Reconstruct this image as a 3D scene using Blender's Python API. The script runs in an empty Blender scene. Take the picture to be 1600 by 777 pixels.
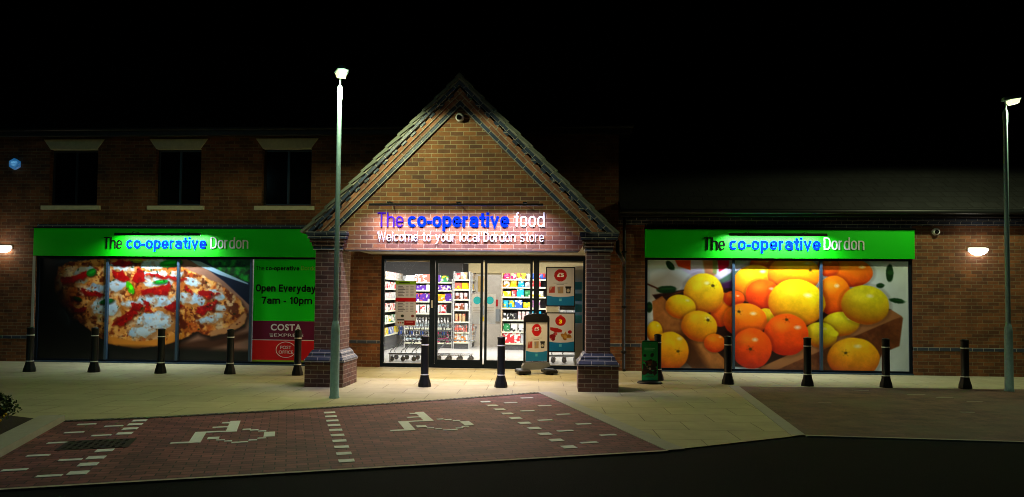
import bpy, math, random
import numpy as np
from mathutils import Vector, Matrix
random.seed(7); rng = np.random.default_rng(7)
R = math.radians
S = bpy.context.scene
C = S.collection

# ------------------------------------------------------------------ camera
F, CD, YAW, PIT, ROL, SH, CH = 1150.0, 16.2777, 0.0639, 0.0363, 0.0093, 33.3155, 1.6
_c, _s, _cp, _sp = math.cos(YAW), math.sin(YAW), math.cos(PIT), math.sin(PIT)
_fw = Vector((-_s, _c, 0)); _rt = Vector((_c, _s, 0)); _up = Vector((0, 0, 1))
_F = _fw*_cp + _up*_sp; _U = _up*_cp - _fw*_sp
_X = _rt*math.cos(ROL) + _U*math.sin(ROL); _Y = -_rt*math.sin(ROL) + _U*math.cos(ROL)
# content rolls clockwise, so the camera rolls the other way
_X, _Y = _rt*math.cos(ROL) - _U*math.sin(ROL)*-1.0, _U*math.cos(ROL) - _rt*math.sin(ROL)
cam = bpy.data.objects.new('camera', bpy.data.cameras.new('camera')); C.objects.link(cam)
m = Matrix((( _X.x, _Y.x, -_F.x, 0), (_X.y, _Y.y, -_F.y, -CD), (_X.z, _Y.z, -_F.z, CH), (0, 0, 0, 1)))
cam.matrix_world = m
cam.data.sensor_width = 36; cam.data.lens = 36*F/1600; cam.data.shift_y = SH/1600
cam.data.clip_end = 500; S.camera = cam

# ------------------------------------------------------------------ night sky, exposure
w = bpy.data.worlds.new('World'); S.world = w; w.use_nodes = True
nt = w.node_tree; bg = nt.nodes['Background']
sky = nt.nodes.new('ShaderNodeTexSky'); sky.sky_type = 'NISHITA'; sky.sun_disc = False
sky.sun_elevation = R(-6); sky.sun_rotation = R(180)
nt.links.new(sky.outputs[0], bg.inputs[0]); bg.inputs[1].default_value = 0.09
S.view_settings.view_transform = 'Standard'; S.view_settings.look = 'None'
S.view_settings.exposure = 0; S.view_settings.gamma = 1
S.cycles.use_denoising = True; S.cycles.max_bounces = 6; S.cycles.sample_clamp_indirect = 4
S.cycles.pixel_filter_type = 'BLACKMAN_HARRIS'; S.cycles.filter_width = 1.0; S.cycles.caustics_reflective = False; S.cycles.caustics_refractive = False

def area(name, loc, size, sizey, power, col, rot, spread=180):
    l = bpy.data.lights.new(name, 'AREA'); l.shape = 'RECTANGLE'; l.size = size; l.size_y = sizey
    l.energy = power; l.color = col; l.spread = R(spread)
    o = bpy.data.objects.new(name, l); C.objects.link(o); o.location = loc; o.rotation_euler = rot
    return o
# shop ceiling light (the lit sales floor)
for i, (x, y) in enumerate([(-5.2, 5.2), (-1.7, 4.2), (-4.6, 10), (-1.2, 9.5)]):
    area('ceiling_light', (x, y, 2.93), 2.6, 2.0, (140, 180, 150, 150)[i], (1, .97, .93), (0, 0, 0))
for x in (-4.2, -.9):  # soft fill points added to brighten upper walls and shelf fronts
    l = bpy.data.lights.new('interior_fill', 'POINT'); l.energy = 75; l.color = (1, .95, .88); l.shadow_soft_size = .35
    o = bpy.data.objects.new('interior_fill', l); C.objects.link(o); o.location = (x, 3.4, 2.55)
# ------------------------------------------------------------------ helpers
def lin(c):
    return tuple((v/12.92 if v <= .04045 else ((v+.055)/1.055)**2.4) for v in c)
def hx(h):
    return lin([int(h[i:i+2], 16)/255 for i in (0, 2, 4)])
MATS = {}
def mat(name, col, rough=.6, metal=0, var=.12, vs=9, bump=.0, bs=60, emit=None, es=0, coat=0, spec=.5):
    if name in MATS: return MATS[name]
    M = bpy.data.materials.new(name); M.use_nodes = True; MATS[name] = M
    n = M.node_tree.nodes; L = M.node_tree.links; b = n['Principled BSDF']
    tc = n.new('ShaderNodeTexCoord'); nz = n.new('ShaderNodeTexNoise'); nz.inputs['Scale'].default_value = vs
    nz.inputs['Detail'].default_value = 6; nz.inputs['Roughness'].default_value = .65
    L.new(tc.outputs['Object'], nz.inputs['Vector'])
    mx = n.new('ShaderNodeMix'); mx.data_type = 'RGBA'
    mx.inputs[6].default_value = (*[c*(1-var) for c in col], 1)
    mx.inputs[7].default_value = (*[min(1, c*(1+var)) for c in col], 1)
    L.new(nz.outputs['Fac'], mx.inputs[0]); L.new(mx.outputs[2], b.inputs['Base Color'])
    b.inputs['Roughness'].default_value = rough; b.inputs['Metallic'].default_value = metal
    b.inputs['Specular IOR Level'].default_value = spec
    if coat: b.inputs['Coat Weight'].default_value = coat; b.inputs['Coat Roughness'].default_value = .08
    if bump:
        n2 = n.new('ShaderNodeTexNoise'); n2.inputs['Scale'].default_value = bs; n2.inputs['Detail'].default_value = 4
        L.new(tc.outputs['Object'], n2.inputs['Vector'])
        bp = n.new('ShaderNodeBump'); bp.inputs['Strength'].default_value = bump; bp.inputs['Distance'].default_value = .01
        L.new(n2.outputs['Fac'], bp.inputs['Height']); L.new(bp.outputs[0], b.inputs['Normal'])
    if emit:
        b.inputs['Emission Color'].default_value = (*emit, 1); b.inputs['Emission Strength'].default_value = es
    return M
def brickmat(name, c1, c2, cm, bw=.225, rh=.075, ms=.0055, rough=.85, rot=0, nsc=3, nv=.5, bump=.6, off=.5, moss=None, dark=None):
    M = bpy.data.materials.new(name); M.use_nodes = True
    n = M.node_tree.nodes; L = M.node_tree.links; b = n['Principled BSDF']
    uv = n.new('ShaderNodeUVMap'); mp = n.new('ShaderNodeMapping'); mp.inputs['Rotation'].default_value[2] = rot
    L.new(uv.outputs[0], mp.inputs[0])
    # slight wobble of the courses
    wn = n.new('ShaderNodeTexNoise'); wn.inputs['Scale'].default_value = 14; L.new(mp.outputs[0], wn.inputs['Vector'])
    vm = n.new('ShaderNodeVectorMath'); vm.operation = 'MULTIPLY_ADD'
    L.new(wn.outputs['Color'], vm.inputs[0]); vm.inputs[1].default_value = (.007, .005, 0); L.new(mp.outputs[0], vm.inputs[2])
    br = n.new('ShaderNodeTexBrick'); br.offset = off
    br.inputs['Scale'].default_value = 1; br.inputs['Brick Width'].default_value = bw
    br.inputs['Row Height'].default_value = rh; br.inputs['Mortar Size'].default_value = ms
    br.inputs['Mortar Smooth'].default_value = .15; br.inputs['Bias'].default_value = -.1
    br.inputs['Color1'].default_value = (*c1, 1); br.inputs['Color2'].default_value = (*c2, 1); br.inputs['Mortar'].default_value = (*cm, 1)
    L.new(vm.outputs[0], br.inputs['Vector'])
    nz = n.new('ShaderNodeTexNoise'); nz.inputs['Scale'].default_value = nsc; nz.inputs['Detail'].default_value = 8; nz.inputs['Roughness'].default_value = .7
    L.new(uv.outputs[0], nz.inputs['Vector'])
    mr = n.new('ShaderNodeMapRange'); mr.inputs[1].default_value = .25; mr.inputs[2].default_value = .75
    mr.inputs[3].default_value = 1-nv; mr.inputs[4].default_value = 1+nv*.6
    L.new(nz.outputs['Fac'], mr.inputs[0])
    mx = n.new('ShaderNodeMix'); mx.data_type = 'RGBA'; mx.blend_type = 'MULTIPLY'; mx.inputs[0].default_value = 1
    L.new(br.outputs['Color'], mx.inputs[6]); L.new(mr.outputs[0], mx.inputs[7])
    col = mx.outputs[2]
    if dark:   # blotches of another colour (wear, stains)
        n3 = n.new('ShaderNodeTexNoise'); n3.inputs['Scale'].default_value = .8; n3.inputs['Detail'].default_value = 7
        L.new(uv.outputs[0], n3.inputs['Vector'])
        r3 = n.new('ShaderNodeMapRange'); r3.inputs[1].default_value = .45; r3.inputs[2].default_value = .7; r3.inputs[4].default_value = .7
        L.new(n3.outputs['Fac'], r3.inputs[0])
        m3 = n.new('ShaderNodeMix'); m3.data_type = 'RGBA'; L.new(r3.outputs[0], m3.inputs[0]); L.new(col, m3.inputs[6])
        m3.inputs[7].default_value = (*dark, 1); col = m3.outputs[2]
    L.new(col, b.inputs['Base Color'])
    b.inputs['Roughness'].default_value = rough
    n2 = n.new('ShaderNodeTexNoise'); n2.inputs['Scale'].default_value = 90; n2.inputs['Detail'].default_value = 3
    L.new(uv.outputs[0], n2.inputs['Vector'])
    ad = n.new('ShaderNodeMath'); ad.operation = 'MULTIPLY_ADD'; L.new(n2.outputs['Fac'], ad.inputs[0]); ad.inputs[1].default_value = .35
    iv = n.new('ShaderNodeMath'); iv.operation = 'SUBTRACT'; iv.inputs[0].default_value = 1; L.new(br.outputs['Fac'], iv.inputs[1])
    L.new(iv.outputs[0], ad.inputs[2])
    bp = n.new('ShaderNodeBump'); bp.inputs['Strength'].default_value = bump; bp.inputs['Distance'].default_value = .012
    L.new(ad.outputs[0], bp.inputs['Height']); L.new(bp.outputs[0], b.inputs['Normal'])
    return M
def vcmat(name, rough=.35, coat=.0):
    M = bpy.data.materials.new(name); M.use_nodes = True
    n = M.node_tree.nodes; b = n['Principled BSDF']; a = n.new('ShaderNodeAttribute'); a.attribute_name = 'print'
    M.node_tree.links.new(a.outputs['Color'], b.inputs['Base Color']); b.inputs['Roughness'].default_value = rough
    b.inputs['Coat Weight'].default_value = coat
    return M
def packmat(name, ca, cb, sc=14):
    """printed packaging: two inks laid out in blocks and blobs"""
    M = bpy.data.materials.new(name); M.use_nodes = True
    n = M.node_tree.nodes; L = M.node_tree.links; b = n['Principled BSDF']
    tc = n.new('ShaderNodeTexCoord'); oi = n.new('ShaderNodeObjectInfo')
    ad = n.new('ShaderNodeVectorMath'); ad.operation = 'ADD'; L.new(tc.outputs['Object'], ad.inputs[0]); L.new(oi.outputs['Random'], ad.inputs[1])
    vo = n.new('ShaderNodeTexVoronoi'); vo.inputs['Scale'].default_value = sc; vo.distance = 'CHEBYCHEV'
    L.new(ad.outputs[0], vo.inputs['Vector'])
    sp = n.new('ShaderNodeSeparateColor'); L.new(vo.outputs['Color'], sp.inputs[0])
    gt = n.new('ShaderNodeMath'); gt.operation = 'GREATER_THAN'; gt.inputs[1].default_value = .66; L.new(sp.outputs[0], gt.inputs[0])
    g2 = n.new('ShaderNodeMath'); g2.operation = 'GREATER_THAN'; g2.inputs[1].default_value = .9; L.new(sp.outputs[1], g2.inputs[0])
    mx = n.new('ShaderNodeMix'); mx.data_type = 'RGBA'; mx.inputs[6].default_value = (*ca, 1); mx.inputs[7].default_value = (*cb, 1)
    L.new(gt.outputs[0], mx.inputs[0])
    m2 = n.new('ShaderNodeMix'); m2.data_type = 'RGBA'; L.new(mx.outputs[2], m2.inputs[6]); m2.inputs[7].default_value = (.75, .74, .7, 1)
    L.new(g2.outputs[0], m2.inputs[0])
    L.new(m2.outputs[2], b.inputs['Base Color']); b.inputs['Roughness'].default_value = .35
    return M

def tag(o, label=None, cat=None, group=None, kind=None):
    if label: o['label'] = label
    if cat: o['category'] = cat
    if group: o['group'] = group
    if kind: o['kind'] = kind
    return o
def empty(name, label, cat, loc=(0, 0, 0), group=None, rz=0):
    o = bpy.data.objects.new(name, None); C.objects.link(o); o.location = loc; o.rotation_euler[2] = rz
    o.empty_display_size = .1
    return tag(o, label, cat, group)
def wl(o):
    v = Vector((0, 0, 0))
    while o: v += o.location; o = o.parent
    return v
def copy_tree(o, parent=None):
    c = o.copy(); C.objects.link(c); c.parent = parent
    for ch in list(o.children): copy_tree(ch, c)
    return c

class MB:
    """collects shapes in world metres, then links them as ONE mesh object"""
    def __init__(s): s.v = []; s.f = []; s.sm = []
    def add(s, vs, fs, smooth=False, M=None):
        k = len(s.v)
        for p in vs:
            p = Vector(p)
            s.v.append(tuple(M @ p) if M is not None else tuple(p))
        for f in fs: s.f.append([i+k for i in f]); s.sm.append(smooth)
        return s
    def box(s, a, b, M=None, bev=0):
        x0, y0, z0 = [min(p, q) for p, q in zip(a, b)]; x1, y1, z1 = [max(p, q) for p, q in zip(a, b)]
        if not bev:
            return s.add([(x0,y0,z0),(x1,y0,z0),(x1,y1,z0),(x0,y1,z0),(x0,y0,z1),(x1,y0,z1),(x1,y1,z1),(x0,y1,z1)],
              [(0,3,2,1),(4,5,6,7),(0,1,5,4),(1,2,6,5),(2,3,7,6),(3,0,4,7)], M=M)
        # chamfered vertical + top edges
        e = bev; vs = []
        for z, o in ((z0, 0), (z0+e, 0), (z1-e, 0), (z1, e)):
            for (x, y) in ((x0+e+o, y0+o), (x1-e-o, y0+o), (x1-o, y0+e+o), (x1-o, y1-e-o), (x1-e-o, y1-o), (x0+e+o, y1-o), (x0+o, y1-e-o), (x0+o, y0+e+o)):
                vs.append((x, y, z))
        fs = [tuple(range(7, -1, -1)), tuple(range(24, 32))]
        for r in range(3):
            for i in range(8): j = (i+1) % 8; fs.append((r*8+i, r*8+j, r*8+8+j, r*8+8+i))
        return s.add(vs, fs, M=M)
    def prism(s, poly, y0, y1, axis='y', M=None):
        """poly in (x,z) extruded along y (or (x,y) along z / (y,z) along x)"""
        n = len(poly); ar = sum(poly[i][0]*poly[(i+1) % n][1]-poly[(i+1) % n][0]*poly[i][1] for i in range(n))
        if ar < 0: poly = poly[::-1]
        def P(p, t): return {'y': (p[0], t, p[1]), 'z': (p[0], p[1], t), 'x': (t, p[0], p[1])}[axis]
        a, b = min(y0, y1), max(y0, y1)
        if axis == 'y': lo, hi = a, b
        else: lo, hi = b, a
        vs = [P(p, lo) for p in poly]+[P(p, hi) for p in poly]
        fs = [tuple(range(n)), tuple(range(2*n-1, n-1, -1))]+[(i, n+i, n+(i+1) % n, (i+1) % n) for i in range(n)]
        return s.add(vs, fs, M=M)
    def tube(s, pts, r, seg=8, cap=True, M=None):
        pts = [Vector(p) for p in pts]; n = len(pts); rr = r if isinstance(r, (list, tuple)) else [r]*n
        vs = []; up = None
        for i, p in enumerate(pts):
            t = (pts[min(i+1, n-1)]-pts[max(i-1, 0)]).normalized()
            if up is None: up = Vector((0, 0, 1)) if abs(t.z) < .9 else Vector((1, 0, 0))
            a = t.cross(up).normalized(); b = a.cross(t).normalized(); up = b
            for k in range(seg):
                th = 2*math.pi*k/seg; vs.append(p+(a*math.cos(th)+b*math.sin(th))*rr[i])
        fs = []
        for i in range(n-1):
            for k in range(seg): k2 = (k+1) % seg; fs.append((i*seg+k, i*seg+k2, (i+1)*seg+k2, (i+1)*seg+k))
        s.add(vs, fs, True, M)
        if cap: s.add([vs[k] for k in range(seg)], [tuple(range(seg-1, -1, -1))], M=M); s.add([vs[(n-1)*seg+k] for k in range(seg)], [tuple(range(seg))], M=M)
        return s
    def lathe(s, prof, c=(0, 0, 0), seg=20, M=None, smooth=True):
        vs = []
        for r, z in prof:
            for k in range(seg): th = 2*math.pi*k/seg; vs.append((c[0]+r*math.cos(th), c[1]+r*math.sin(th), c[2]+z))
        fs = []
        for i in range(len(prof)-1):
            for k in range(seg): k2 = (k+1) % seg; fs.append((i*seg+k, i*seg+k2, (i+1)*seg+k2, (i+1)*seg+k))
        s.add(vs, fs, smooth, M); n = len(prof)
        s.add(vs[:seg], [tuple(range(seg-1, -1, -1))], M=M); s.add(vs[(n-1)*seg:], [tuple(range(seg))], M=M)
        return s
    def ball(s, c, r, seg=14, sq=(1, 1, 1), M=None):
        n = seg//2; prof = [(max(1e-4, math.sin(math.pi*i/n)), -math.cos(math.pi*i/n)) for i in range(n+1)]
        T = Matrix.Translation(c) @ Matrix.Diagonal((r*sq[0], r*sq[1], r*sq[2], 1))
        return s.lathe(prof, seg=seg, M=(M @ T if M is not None else T))
    def build(s, name, material, parent=None, label=None, cat=None, group=None, kind=None, uv=None, loc=None):
        org = wl(parent) if parent else Vector(loc or (0, 0, 0))
        me = bpy.data.meshes.new(name)
        me.from_pydata([(p[0]-org[0], p[1]-org[1], p[2]-org[2]) for p in s.v], [], s.f)
        me.polygons.foreach_set('use_smooth', s.sm)
        ul = me.uv_layers.new(name='UVMap'); V = s.v; data = []
        for fi, f in enumerate(s.f):
            if uv: data += [uv(V[i]) for i in f]; continue
            nrm = me.polygons[fi].normal; a = [abs(c) for c in nrm]
            if a[2] > .75: data += [(V[i][0], V[i][1]) for i in f]
            elif a[0] > a[1]: data += [(V[i][1], V[i][2]) for i in f]
            else: data += [(V[i][0], V[i][2]) for i in f]
        ul.data.foreach_set('uv', [c for p in data for c in p])
        me.materials.append(material)
        o = bpy.data.objects.new(name, me); C.objects.link(o)
        if parent: o.parent = parent
        elif loc: o.location = loc
        return tag(o, label, cat, group, kind)

def at(px, py, y=0.0):
    """point of the facade plane y seen at a place in the 1600 px wide photo (design measurements)"""
    X = px-800; Y = 388.5+SH-py
    cr, sr = math.cos(ROL), math.sin(ROL)
    r = _rt*(X*cr-Y*sr) + _U*(X*sr+Y*cr) + _F*F
    t = (y+CD)/r.y
    return Vector((0, -CD, CH)) + r*t
# fix the camera axes to the same convention
cr, sr = math.cos(ROL), math.sin(ROL)
_X = _rt*cr + _U*sr; _Y = -_rt*sr + _U*cr
cam.matrix_world = Matrix(((_X.x, _Y.x, -_F.x, 0), (_X.y, _Y.y, -_F.y, -CD), (_X.z, _Y.z, -_F.z, CH), (0, 0, 0, 1)))

_fc = {}
def textmesh(string, offset):
    k = (string, offset)
    if k in _fc: return _fc[k]
    cu = bpy.data.curves.new('t', 'FONT'); cu.body = string; cu.size = 1; cu.offset = offset; cu.resolution_u = 4
    cu.extrude = .5; cu.space_character = 1+max(0, offset)*4.2; cu.fill_mode = 'BOTH'
    o = bpy.data.objects.new('t', cu); C.objects.link(o); bpy.context.view_layer.update()
    me = bpy.data.meshes.new_from_object(o.evaluated_get(bpy.context.evaluated_depsgraph_get()))
    bpy.data.objects.remove(o); bpy.data.curves.remove(cu)
    _fc[k] = me; return me
def _ext(me):
    v = np.empty(len(me.vertices)*3); me.vertices.foreach_get('co', v); v = v.reshape(-1, 3); return v
def text(name, string, x0, x1, zb, cap, y, depth, material, parent, bold=0, M=None, **kw):
    """letters facing -y between x0 and x1, baseline zb, capital height cap"""
    ref = _ext(textmesh('H', bold)); hh = ref[:, 1].max()-ref[:, 1].min(); base = ref[:, 1].min()
    me = textmesh(string, bold).copy(); v = _ext(me).copy()
    a, b = v[:, 0].min(), v[:, 0].max()
    out = np.stack([x0+(v[:, 0]-a)*(x1-x0)/(b-a), y-(v[:, 2]+.5)*depth, zb+(v[:, 1]-base)*cap/hh], 1)
    if M is not None:
        out = np.array([tuple(M @ Vector(p)) for p in out])
    org = wl(parent) if parent else Vector((0, 0, 0))
    out = out-np.array(org)
    me.vertices.foreach_set('co', out.ravel()); me.update(); me.name = name
    me.materials.clear(); me.materials.append(material)
    o = bpy.data.objects.new(name, me); C.objects.link(o)
    if parent: o.parent = parent
    return tag(o, **kw)

# ---- a small condensed grotesque drawn with strokes (units: capital height = 1)
XH = .74
def _se(cx, cy, rx, ry, a0, a1, n=22, e=2.5):
    out = []
    for i in range(n+1):
        a = R(a0+(a1-a0)*i/n); c_, s_ = math.cos(a), math.sin(a)
        out.append((cx+rx*math.copysign(abs(c_)**(2/e), c_), cy+ry*math.copysign(abs(s_)**(2/e), s_)))
    return out
def glyph(ch, W):
    b = W > .14; w = .55 if b else .44; h = W/2; l, r = h, w-h; cx = w/2; X = XH; rx = cx-h; ry = X/2-h; cy = X/2
    O_ = [_se(cx, cy, rx, ry, 0, 360)]
    ar = lambda x0, x1, y0: _se((x0+x1)/2, X-h-.2, (x1-x0)/2, .2, 180, 0)+[(x1, y0)]
    if ch == 'o': return w, O_
    if ch == 'c': return w*.95, [_se(cx, cy, rx, ry, 42, 318)]
    if ch == 'e': return w, [[(l, cy), (r, cy)]+_se(cx, cy, rx, ry, 0, 325)[1:]]
    if ch == 'a': return w, [_se(cx, X-h-.19, rx, .19, 165, 0)+[(r, 0)], [(r, cy+.06), (cx+.02, cy+.04)]+_se(cx, (cy+.04+h)/2, rx, (cy+.04-h)/2, 100, 290)+[(r, .17)]]
    if ch == 'p': return w, [[(l, X), (l, -.27)]]+O_
    if ch == 'd': return w, [[(r, 1), (r, 0)]]+O_
    if ch == 'b': return w, [[(l, 1), (l, 0)]]+O_
    if ch == 'h': return w, [[(l, 1), (l, 0)], ar(l, r, 0)]
    if ch == 'n': return w, [[(l, X), (l, 0)], ar(l, r, 0)]
    if ch == 'm': m_ = w*.92; return m_*1.75, [[(l, X), (l, 0)], ar(l, m_-h, 0), ar(m_-h, m_*1.75-h, 0)]
    if ch == 'r': return w*.68, [[(l, X), (l, 0)], _se(l+w*.48, X-h-.2, w*.48, .2, 180, 95, 10)]
    if ch == 'u': return w, [[(r, X), (r, 0)], [(l, X)]+_se(cx, h+.2, rx, .2, 180, 360)]
    if ch == 't': q = .13+h*.7; return w*.66, [[(q, .95), (q, .2)]+_se(q+.13, .16+h*.3, .13, .16-h*.7+.0, 180, 270, 8)+[(w*.66, h)], [(0, X-h), (w*.66, X-h)]]
    if ch == 'f': q = .13+h*.7; return w*.64, [[(q, 0), (q, .8)]+_se(q+.13, .84-h*.2, .13, .16-h*.8, 180, 90, 8)+[(w*.66, 1-h)], [(0, X-h), (w*.62, X-h)]]
    if ch == 'i': return W, [[(h, X), (h, 0)], [(h, 1), (h, 1-W*.9)]]
    if ch == 'l': return W, [[(h, 1), (h, 0)]]
    if ch == 'v': return w, [[(h*.9, X), (cx, h*.7), (w-h*.9, X)]]
    if ch == 'y': return w, [[(h*.9, X), (cx, .02)], [(w-h*.9, X), (cx-.02, -.05), (cx-.09, -.22), (.02, -.24)]]
    if ch == 'W': return w*1.75, [[(h*.8, 1), (w*.45, h*.6), (w*.875, 1-h), (w*1.3, h*.6), (w*1.75-h*.8, 1)]]
    if ch == 's': return w*.92, [_se(cx*.92, X-h-(X/4-h/2), rx*.9, X/4-h/2, 30, 250, 14)+_se(cx*.92, h+(X/4-h/2), rx*.92, X/4-h/2, 70, -150, 14)]
    if ch == 'T': return w*1.05, [[(w*.525, 1-W), (w*.525, 0)], [(0, 1-h), (w*1.05, 1-h)]]
    if ch == 'D': return w*1.12, [[(l, h), (l, 1-h), (w*.45, 1-h)]+_se(w*.45, .5, w*.67-h, .5-h, 90, -90)+[(l, h), (l, h+.05)]]
    if ch == 'O': return w*1.15, [_se(w*.575, .5, w*.575-h, .5-h, 0, 360, 28)]
    if ch == 'E': return w*.95, [[(w*.95, 1-h), (l, 1-h), (l, h), (w*.95, h)], [(l, .52), (w*.85, .52)]]
    if ch == '7': return w, [[(0, 1-h), (r, 1-h), (w*.55, .5), (w*.38, 0)]]
    if ch == '1': return w*.75, [[(w*.5, 1), (w*.5, 0)], [(w*.5, .85), (w*.14, .74)]]
    if ch == '0': return w, [_se(cx, .5, rx, .5-h, 0, 360, 26)]
    if ch == '-': return .22+W*.3, [[(0, .34), (.22+W*.3, .34)]]
    return w*.5, []
def signtext(string, x0, x1, zb, cap, y, depth, material, parent, weight=.1):
    S_ = .075 if weight < .14 else .035; pen = 0; lay = []
    for ch in string:
        wd, st = glyph(ch, weight)
        if ch == ' ': pen += .32; continue
        lay.append((pen, st)); pen += wd+S_
    tot = pen-S_; kx = (x1-x0)/tot; mb = MB(); si = 0
    for px_, st in lay:
        for pl in st:
            P_ = [Vector(((px_+a)*kx, b*cap)) for a, b in pl]; hw = weight*cap/2
            P_ = [p for i, p in enumerate(P_) if i == 0 or (p-P_[i-1]).length > 1e-4]
            n = len(P_); L1 = []; closed = n > 4 and (P_[0]-P_[-1]).length < .003
            if closed: P_ = P_[:-1]; n -= 1
            for i in range(n):
                a = P_[(i-1) % n] if closed else P_[max(i-1, 0)]; c_ = P_[(i+1) % n] if closed else P_[min(i+1, n-1)]
                d0 = (P_[i]-a).normalized() if (P_[i]-a).length > 0 else (c_-P_[i]).normalized(); d1 = (c_-P_[i]).normalized() if (c_-P_[i]).length > 0 else d0
                n0 = Vector((-d0.y, d0.x)); n1 = Vector((-d1.y, d1.x)); mm = (n0+n1)
                mm = mm.normalized() if mm.length > .1 else n0
                L1.append(mm*hw/max(.45, mm.dot(n0)))
            yf = y-depth-(si % 5)*.0004; si += 1; vs = []
            for i in range(n):
                for q, yy in ((P_[i]+L1[i], yf), (P_[i]-L1[i], yf), (P_[i]+L1[i], y), (P_[i]-L1[i], y)): vs.append((x0+q.x, yy, zb+q.y))
            fs = []
            for i in range(n if closed else n-1):
                a, b = 4*i, 4*((i+1) % n); fs += [(a, a+1, b+1, b), (a+2, b+2, b+3, a+3), (a, b, b+2, a+2), (a+1, a+3, b+3, b+1)]
            if not closed: fs += [(0, 2, 3, 1), (4*n-4, 4*n-3, 4*n-1, 4*n-2)]
            mb.add(vs, fs)
    return mb.build('lettering', material, parent)

# ------------------------------------------------------------------ materials
BR = brickmat('facing_brick', (.22, .075, .022), (.09, .032, .013), (.2, .15, .09), nv=.6)
BRP = brickmat('pier_brick', (.14, .062, .04), (.06, .028, .022), (.26, .22, .17), nv=.6)
BRG = brickmat('gable_brick', (.24, .092, .028), (.09, .04, .024), (.34, .26, .15), nv=.45, rh=.076)
BRD = brickmat('blue_brick', (.045, .06, .1), (.028, .036, .06), (.4, .38, .34), rough=.45, nv=.3)
BRS = brickmat('slope_brick', (.36, .15, .08), (.2, .08, .05), (.42, .38, .3), rh=.0725)
BLS = brickmat('slope_blue_brick', (.05, .075, .14), (.03, .045, .08), (.42, .4, .36), rh=.12, bw=.215, rough=.4)
PAVE = brickmat('paving_slabs', (.45, .43, .255), (.4, .375, .22), (.16, .145, .09), bw=.9, rh=.6, ms=.006, nv=.22, nsc=2.2, bump=.25, rough=.75, rot=R(-2), off=.5)
BLK = brickmat('block_paving', (.27, .085, .1), (.12, .04, .058), (.02, .015, .018), bw=.2, rh=.1, ms=.006, nv=.5, nsc=1.6, bump=.5, rough=.75, rot=-R(20.55))
BLK2 = brickmat('worn_block_paving', (.17, .085, .06), (.11, .06, .045), (.06, .045, .035), bw=.2, rh=.1, ms=.004, nv=.7, nsc=2.4, bump=.5, rough=.8, rot=R(3), dark=(.12, .1, .07))
WHITEP = mat('white_block', (.8, .87, .92), .7, var=.12, vs=14, bump=.2)
WORN = mat('worn_white_block', (.24, .2, .16), .8, var=.4, vs=14)
BLACK = mat('black_plastic', (.007, .008, .009), .45, bump=.15, bs=30, spec=.3)
GREYF = mat('dark_frame', (.005, .01, .018), .5, spec=.1, var=.1)
NAVYF = mat('mullion_paint', (.03, .06, .1), .35, var=.1)
GALV = mat('galvanised_steel', (.26, .44, .48), .6, metal=.1, var=.3, vs=22, bump=.1)
STONE = mat('stone_lintel', (.6, .57, .38), .8, var=.25, vs=12, bump=.3)
TILE = mat('roof_tile', (.1, .1, .095), .7, var=.35, vs=7, bump=.4)
VERGE = mat('verge_tile', (.12, .135, .11), .8, var=.4, vs=10, bump=.4)
WHITE = mat('white_plastic', (.75, .75, .75), .4)
CREAM = mat('cream_wall', (.82, .68, .38), .7)
DGREY = mat('charcoal_wall', (.11, .105, .105), .7)
FLOORI = mat('pale_vinyl_floor', (.62, .6, .57), .25, var=.06, vs=1.5)
SHELFM = mat('shelf_metal', (.6, .6, .6), .4)
SHELFB = mat('shelf_back', (.03, .03, .035), .6)
PRICE = mat('price_strip', (.78, .78, .55), .5, var=.4, vs=25)
CHROME = mat('chrome_wire', (.42, .44, .47), .25, metal=.9)
GREEN = mat('lime_panel', (.003, .62, .004), .5, var=.08, vs=1.2, spec=.25)
def glassm():
    M = bpy.data.materials.new('window_glass'); M.use_nodes = True; n = M.node_tree.nodes; L = M.node_tree.links
    n.clear(); o = n.new('ShaderNodeOutputMaterial'); t = n.new('ShaderNodeBsdfTransparent'); g = n.new('ShaderNodeBsdfGlossy')
    g.inputs['Roughness'].default_value = .02; t.inputs[0].default_value = (.95, .97, .97, 1)
    f = n.new('ShaderNodeFresnel'); f.inputs[0].default_value = 1.45; x = n.new('ShaderNodeMixShader')
    L.new(f.outputs[0], x.inputs[0]); L.new(t.outputs[0], x.inputs[1]); L.new(g.outputs[0], x.inputs[2]); L.new(x.outputs[0], o.inputs[0])
    return M
GLASS = glassm()
DGLASS = mat('dark_glass', (.002, .003, .004), .06, spec=.15)
def emat(name, col, s): return mat(name, (.8, .8, .8), .5, emit=col, es=s)
def ink(name, col, rough=.5, spec=.3): return mat(name, col, rough, var=.04, spec=spec)
INK_BLACK = ink('black_ink', (.006, .008, .006), .8, .05); INK_BLUE = ink('blue_acrylic', (.0, .012, .3), .9, .02); INK_INDIGO = ink('indigo_acrylic', (.03, .008, .2), .9, .02)
INK_WHITE = ink('white_acrylic', (.7, .72, .75), .6, .1); INK_RED = ink('red_ink', (.55, .01, .015)); INK_YG = ink('yellow_green_ink', (.25, .4, .03))
INK_GREY = ink('grey_ink', (.35, .35, .36)); INK_CYAN = ink('pale_cyan_ink', (.3, .75, .85)); INK_YEL = ink('yellow_ink', (.8, .6, .02))

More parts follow.
